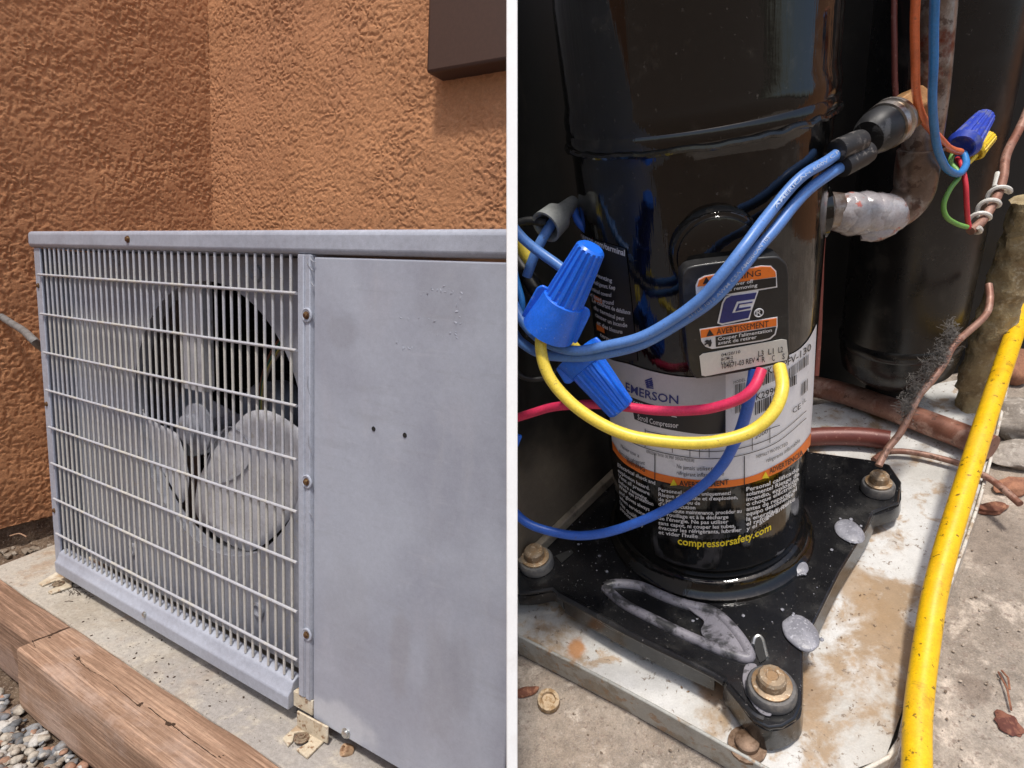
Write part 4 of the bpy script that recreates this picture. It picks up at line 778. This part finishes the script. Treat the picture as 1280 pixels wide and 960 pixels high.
# wires at the cover
wire('yellow_wire', m_wyel, [(683, 392, .296), (677, 410, .296), (676, 440, .296), (686, 470, .296), (708, 498, .294), (745, 526, .290), (790, 545, .285), (845, 553, .280), (895, 551, .277), (938, 540, .275), (966, 517, .274), (977, 488, .276), (974, 458, .284)], 15.5, 'pale yellow wire looping from the blue connector to the cover')
wire('red_wire', m_wred, [(640, 523, .36), (668, 516, .352), (705, 507, .343), (760, 506, .331), (820, 513, .318), (870, 513, .306), (915, 503, .294), (940, 486, .289), (952, 462, .291)], 12.5, 'pinkish red wire curving across the data label to the cover')
wire('deep_blue_wire', m_wblue2, [(640, 636, .40), (660, 654, .397), (690, 665, .393), (725, 669, .388), (765, 664, .380), (805, 650, .371), (845, 630, .360), (880, 606, .348), (905, 578, .335), (922, 545, .322), (934, 510, .309), (941, 480, .300), (944, 460, .297)], 12.5, 'deep blue wire hanging lowest in front of the label')
wire('left_wire', m_wblue, [(642, 284, .335), (655, 300, .330), (680, 318, .322), (705, 338, .316), (722, 352, .31)], 13, 'pale blue wire entering the large winged connector from the left')
# winged connectors
def wing_nut(name, top, base, r0, r1, r2, label, group, mt, wing=True, hsk=.26):
    A_, B_ = RD(*top), RD(*base); ax = (B_ - A_).normalized(); L_ = (B_ - A_).length; dm = (top[2] + base[2]) / 2; s = dm / FPX
    t = thing(name, label, 'wire connector', B_, WR, group)
    hc = L_ * (1 - hsk)
    prof = [(r0 * s * .80, 0, 0), (r0 * s * .98, L_ * .02, 0), (r0 * s, L_ * .035, .06)]
    for k in range(6): f_ = (k + 1) / 6; prof.append(((r0 + (r1 - r0) * f_) * s, L_ * .035 + (hc - L_ * .035) * f_, .06 - (.02 if k > 4 else 0)))
    MB().lathe(prof, A_, ax, 96, 16, .06).build('ribbed_cap', mt, t, smooth=25)
    MB().lathe([(r1 * s * 1.01, hc), (r1 * s * 1.12, hc + L_ * .012), (r2 * s, L_), (r2 * s * .86, L_), (r1 * s * .8, hc + L_ * .05)], A_, ax, 36).build('skirt', mt, t, smooth=40)
    if wing:
        vw = (Vector(CR) - A_).normalized(); sd_ = ax.cross(vw).normalized(); 
        for q in (-1, 1):
            a = A_ + ax * (hc - L_ * .02) + sd_ * q * r1 * s * .9
            pts = [a, a + sd_ * q * r1 * s * .42, a + sd_ * q * r1 * s * .62 + ax * L_ * .05, A_ + ax * L_ + sd_ * q * r2 * s * 1.12, A_ + ax * L_ + sd_ * q * r2 * s * .85]
            MB().prism([p - vw * .0016 for p in pts], vw * .0032).build('wing', mt, t, bevel=.0009)
    return t
wing_nut('winged_connector', (740, 308, .272), (686, 412, .300), 17.5, 25, 36, 'large blue ribbed winged wire connector left of the compressor', 'blue winged connectors', m_nut, True, .40)
wing_nut('winged_connector', (778, 513, .318), (720, 441, .322), 17, 23, 29, 'lower blue winged wire connector pointing down over the data label', 'blue winged connectors', m_nut)
wing_nut('wire_nut', (1231, 146, .36), (1202, 184, .35), 11, 17, 15, 'small dark blue wire nut tilted beside the black vessel', None, m_nutd, False, .12)
wing_nut('wire_nut', (1236, 171, .372), (1217, 192, .37), 9, 10.5, 10, 'small yellow wire nut tucked behind the dark blue nut', None, m_nuty, False, .12)
wire('yellow_wire', m_wyel, [(705, 425, .318), (718, 432, .32), (729, 445, .322)], 12, 'short yellow wire stub between the two blue winged connectors')
# cluster at left edge
wire('yellow_wire', m_wyel, [(642, 284, .345), (648, 302, .345), (656, 318, .345), (666, 330, .345)], 16, 'dark yellow wire behind the pale blue wire at left')
wire('sky_wire', m_wsky, [(642, 335, .325), (647, 355, .325), (652, 378, .325), (651, 400, .33)], 8, 'thin sky blue wire left of the large winged connector')
wire('black_cable', m_hosek, [(642, 318, .37), (656, 340, .365), (676, 372, .36), (690, 400, .36), (694, 425, .365)], 20, 'upper black sleeved cable left of the blue winged connector', 'cable', 'black sleeved cables')
wire('black_cable', m_hosek, [(642, 352, .365), (652, 378, .36), (664, 400, .355), (668, 420, .355)], 20, 'lower black sleeved cable left of the blue winged connector', 'cable', 'black sleeved cables')
wire('black_cable', m_hosek, [(642, 458, .385), (655, 472, .385), (680, 472, .385), (700, 456, .385), (712, 440, .385)], 7, 'thin black cable loop below the pale blue wires')
A_, B_ = RD(714, 256, .345), RD(682, 284, .335); bt = thing('cable_boot', 'grey rubber boot on a blue wire in the dark upper left', 'cable boot', A_, WR)
s_ = .34 / FPX; MB().lathe([(9*s_, -.003), (10*s_, 0), (12*s_, (B_-A_).length*.35), (19*s_, (B_-A_).length*.55), (21*s_, (B_-A_).length), (18*s_, (B_-A_).length), (12*s_, (B_-A_).length*.6)], A_, B_ - A_, 28).build('boot', m_boot, bt)
wire('blue_wire', m_wblue, [(694, 274, .338), (682, 292, .338), (672, 310, .340), (664, 328, .342), (658, 345, .345)], 13, 'blue wire coming out of the grey rubber boot')
wire('black_cable', m_hosek, [(640, 282, .345), (660, 276, .342), (684, 278, .338)], 11, 'short black cable running into the grey rubber boot')
wire('blue_wire', m_wblue2, [(717, 258, .345), (722, 275, .342), (735, 288, .338), (748, 292, .325)], 10, 'dim blue wire end pressed against the black shell')
mb = MB().prism([RD(640, 541, .37), RD(653, 545, .37), RD(647, 560, .37), RD(640, 562, .37)], RR.T @ np.array([0, 0, .008])); tag(mb.build('connector_tab', m_nut, W=WR, bevel=.0008), 'blue plastic connector tab poking in at the left edge', 'connector')
wire('pale_wire', m_wblue, [(646, 60, .36), (651, 95, .36), (648, 120, .36), (641, 140, .362)], 12, 'pale blue wire end in the dark upper left corner')
# upper right loose wires
wire('orange_wire', m_wor, [(1144, -20, .250), (1144, 60, .268), (1145, 110, .282), (1152, 142, .293), (1166, 165, .310), (1185, 183, .333), (1200, 190, .348)], 9.5, 'orange wire dropping in front of the pipe to the wire nut')
wire('blue_wire', m_wsky, [(1168, -20, .248), (1167, 60, .266), (1166, 110, .278), (1168, 155, .294), (1173, 190, .310), (1184, 210, .326), (1198, 217, .338), (1207, 206, .345), (1204, 192, .35)], 9.5, 'bright blue wire dropping in front of the suction pipe')
wire('green_wire', m_wgr, [(1191, 190, .350), (1188, 203, .347), (1196, 213, .343), (1198, 222, .341), (1188, 236, .341), (1180, 255, .343), (1183, 270, .346), (1195, 279, .350), (1208, 284, .353)], 6, 'thin green wire looping below the dark blue wire nut')
wire('red_wire', m_wr2, [(1196, 198, .352), (1202, 208, .347), (1207, 230, .345), (1208, 255, .348), (1209, 275, .352), (1211, 286, .354)], 6, 'thin red wire hanging below the dark blue wire nut')
wire('yellow_wire', m_wyel, [(1203, 206, .360), (1212, 203, .364), (1221, 194, .368)], 4.5, 'thin yellow wire entering the small yellow wire nut')
wire('sensor_tube', m_cop, [(1290, 125, .40), (1272, 165, .39), (1258, 195, .38), (1255, 220, .372), (1248, 240, .366), (1238, 262, .36), (1225, 280, .356), (1212, 289, .354)], 10.5, 'pinkish copper tube wound with white wire at upper right', 'tube')
hx = []
for k in range(90):
    t = k / 89; a = t * 2 * math.pi * 3.2; x, y = 1254 + (1214 - 1254) * t ** .9, 236 + (288 - 236) * t; c_ = RD(x, y, .3665 - .012 * t); tg = (RD(1214, 288, .354) - RD(1254, 236, .3665)).normalized(); u_ = tg.orthogonal().normalized(); v_ = tg.cross(u_); hx.append(c_ + (u_ * math.cos(a) + v_ * math.sin(a)) * .0044)
hx = [RD(1247, 216, .368), RD(1243, 232, .364)] + hx
tag(MB().tube(hx, .0013, 8).build('white_wire', m_wwh, W=WR), 'stripped white wire wound round the pinkish copper tube', 'wire')
wire('copper_tube', m_copr, [(1040, -20, .40), (1038, 92, .42), (1032, 200, .44), (1026, 330, .46), (1022, 420, .475), (1019, 470, .48)], 9, 'thin red brown vertical tube close behind the compressor', 'tube')
wire('copper_tube', m_copr, [(1118, -20, .40), (1118, 60, .41), (1119, 120, .42), (1120, 170, .43)], 7, 'thin dark copper tube rising left of the suction pipe', 'tube')
cap_ = wire('capillary_tube', m_cop, [(1236, 355, .46), (1238, 375, .455), (1232, 393, .45), (1212, 412, .445), (1192, 432, .44), (1180, 455, .44), (1166, 474, .44), (1150, 492, .44), (1138, 516, .44), (1126, 540, .44), (1110, 560, .44), (1098, 582, .437)], 8.5, 'thin bent copper tube running down to the right rear bolt', 'tube')
ln_ = MB(); rs = random.Random(8)
for k in range(1500):
    t = rs.random(); x, y = [(1190, 416), (1178, 442), (1160, 462), (1146, 484), (1134, 508)][min(int(t * 5), 4)]; c_ = RD(x + rs.gauss(-1, 4), y + rs.gauss(0, 8), .4385 + rs.gauss(0, .003)); e = Vector((rs.gauss(0, .0022), rs.gauss(0, .0022), rs.gauss(0, .0022)))
    ln_.tube([c_, c_ + e * .5 + Vector((rs.gauss(0, .001), 0, rs.gauss(0, .001))), c_ + e], .00016, 3, False)
tag(ln_.build('lint', m_lint, cap_, smooth=0), kind='stuff')
c0 = [RP(x, y, 2, -.0215) for x, y in ((985, 474), (1018, 483), (1060, 493), (1110, 510), (1150, 525), (1195, 542), (1240, 560))]
tag(MB().tube(spline(c0, 6), .0108, 20).build('copper_pipe', m_cop, W=WR), 'thick dull copper pipe lying behind the base plate', 'pipe')
c0 = [RP(x, y, 2, -.024) for x, y in ((990, 550), (1018, 546), (1050, 545), (1080, 546), (1112, 550))]
tag(MB().tube(spline(c0, 6), .0085, 18).build('copper_pipe', m_copr, W=WR), 'dark red brown pipe below the thick copper pipe', 'pipe')
c0 = [RP(x, y, 2, -.028) for x, y in ((1092, 575), (1106, 566), (1125, 564), (1150, 567), (1180, 574), (1200, 580), (1225, 592), (1245, 604), (1275, 630))]
tag(MB().tube(spline(c0, 6), .0026, 10).build('copper_tube', m_cop, W=WR), 'thin copper tube lying across the pan under the yellow hose', 'tube')
# yellow hose
hz = [(1146, 1010, -.020), (1146, 950, -.020), (1147, 900, -.019), (1152, 850, -.017), (1159, 800, -.013), (1169, 740, -.006), (1187, 670, .004), (1210, 595, .016), (1232, 525, .028), (1256, 452, .040), (1284, 370, .054), (1310, 290, .07)]
H_ = spline([RP(*p[:2], 2, p[2]) for p in hz], 8)
tag(MB().tube(H_, .0069, 28).build('hose', m_hose, W=WR), 'scuffed yellow hose lying along the right edge of the pan', 'hose')
# ---- scraps on the concrete
def stone(name, x, y, r_, sc_, m, label, cat, seed, z=-.055):
    c_ = RP(x, y, 2, z); return tag(MB().blob(c_ + Vector((0, 0, r_ * sc_[2] * .6)), r_, 3, sc_, .35, 1.6, seed).build(name, m, W=WR, smooth=50), label, cat)
m_tan = mat('tan_stub', (.48, .36, .23), .8, 0, [(200, .5, .62, (.30, .19, .09))], [(300, .5, .001)])
q = RP(686, 879, 2, -.055); mb = MB(); mb.lathe([(.0066, 0), (.0078, .002), (.0074, .006), (.0050, .0066), (.0045, .004), (.001, .004)], q, (.1, -.15, 1), 14); o = mb.build('broken_nut', m_tan, W=WR); tag(o, 'crumbling tan ring lying on the concrete before the pan', 'ring')
m_rust = mat('rust_flake', (.16, .06, .035), .9, 0, [(120, .5, .66, (.30, .14, .08))], [(200, .4, .001)])
stone('rust_flake', 658, 866, .007, (1.3, .5, .3), m_rust, 'flat rusty flake on the concrete near the left edge', 'rust flake', 3)
stone('leaf_scrap', 1260, 906, .006, (1.0, 1.2, .25), mat('dark_leaf', (.11, .035, .025), .85, 0, [(200, .5, .65, (.2, .08, .05))], [(300, .4, .001)]), 'curled brown leaf scrap on the stained concrete at right', 'leaf', 8)
m_rock = mat('grey_rock', (.36, .32, .28), .9, 0, [(60, .45, .65, (.24, .21, .18)), (200, .58, .7, (.45, .41, .36))], [(120, .6, .003)])
m_brick = mat('brick_chip', (.36, .17, .10), .9, 0, [(60, .45, .65, (.24, .11, .07))], [(150, .6, .002)])
stone('rock', 1266, 535, .026, (1.0, 1.2, .7), m_rock, 'grey rock beside the hose at the right edge', 'rock', 2)
stone('rock', 1272, 575, .018, (1.2, 1.0, .5), m_rock, 'smaller flat grey rock below the first at right', 'rock', 5)
stone('brick_chip', 1262, 470, .022, (1.2, .9, .8), m_brick, 'pinkish brick chip behind the rocks at right', 'brick chip', 6)
stone('brick_chip', 1268, 612, .012, (1.3, .8, .5), m_brick, 'broken orange brick chip on concrete near copper tube', 'brick chip', 9)
stone('brick_chip', 1240, 638, .008, (1.4, .7, .5), m_rust, 'small dark rusty chip next to the pan edge', 'brick chip', 12)
tw = MB(); rs = random.Random(31)
for (xa, ya_, xb, yb2) in ((1248, 840, 1264, 888), (1252, 838, 1262, 862), (1120, 880, 1128, 850)):
    a_, b_ = RP(xa, ya_, 2, -.053), RP(xb, yb2, 2, -.053); tw.tube([a_, (a_ + b_) / 2 + Vector((.001, 0, .002)), b_], .0006, 5)
tag(tw.build('needles', m_rust, W=WR), kind='stuff')
dr = MB()
for k in range(170):
    x, y = rs.choice([(rs.uniform(646, 860), rs.uniform(840, 958)), (rs.uniform(1160, 1278), rs.uniform(640, 958)), (rs.uniform(1160, 1278), rs.uniform(640, 958))])
    dr.blob(RP(x, y, 2, -.0545), rs.choice([.0003, .0004, .0005, .0009]), 1, (1.3, .9, .5), .5, 2, k, Matrix.Rotation(rs.uniform(0, 6), 3, 'Z'))
tag(dr.build('debris', mat('concrete_grit', (.15, .11, .08), .9, 0, [(200, .5, .6, (.36, .30, .24))]), W=WR), kind='stuff')
for o in bpy.data.objects:
    if '_o' in o: del o['_o']
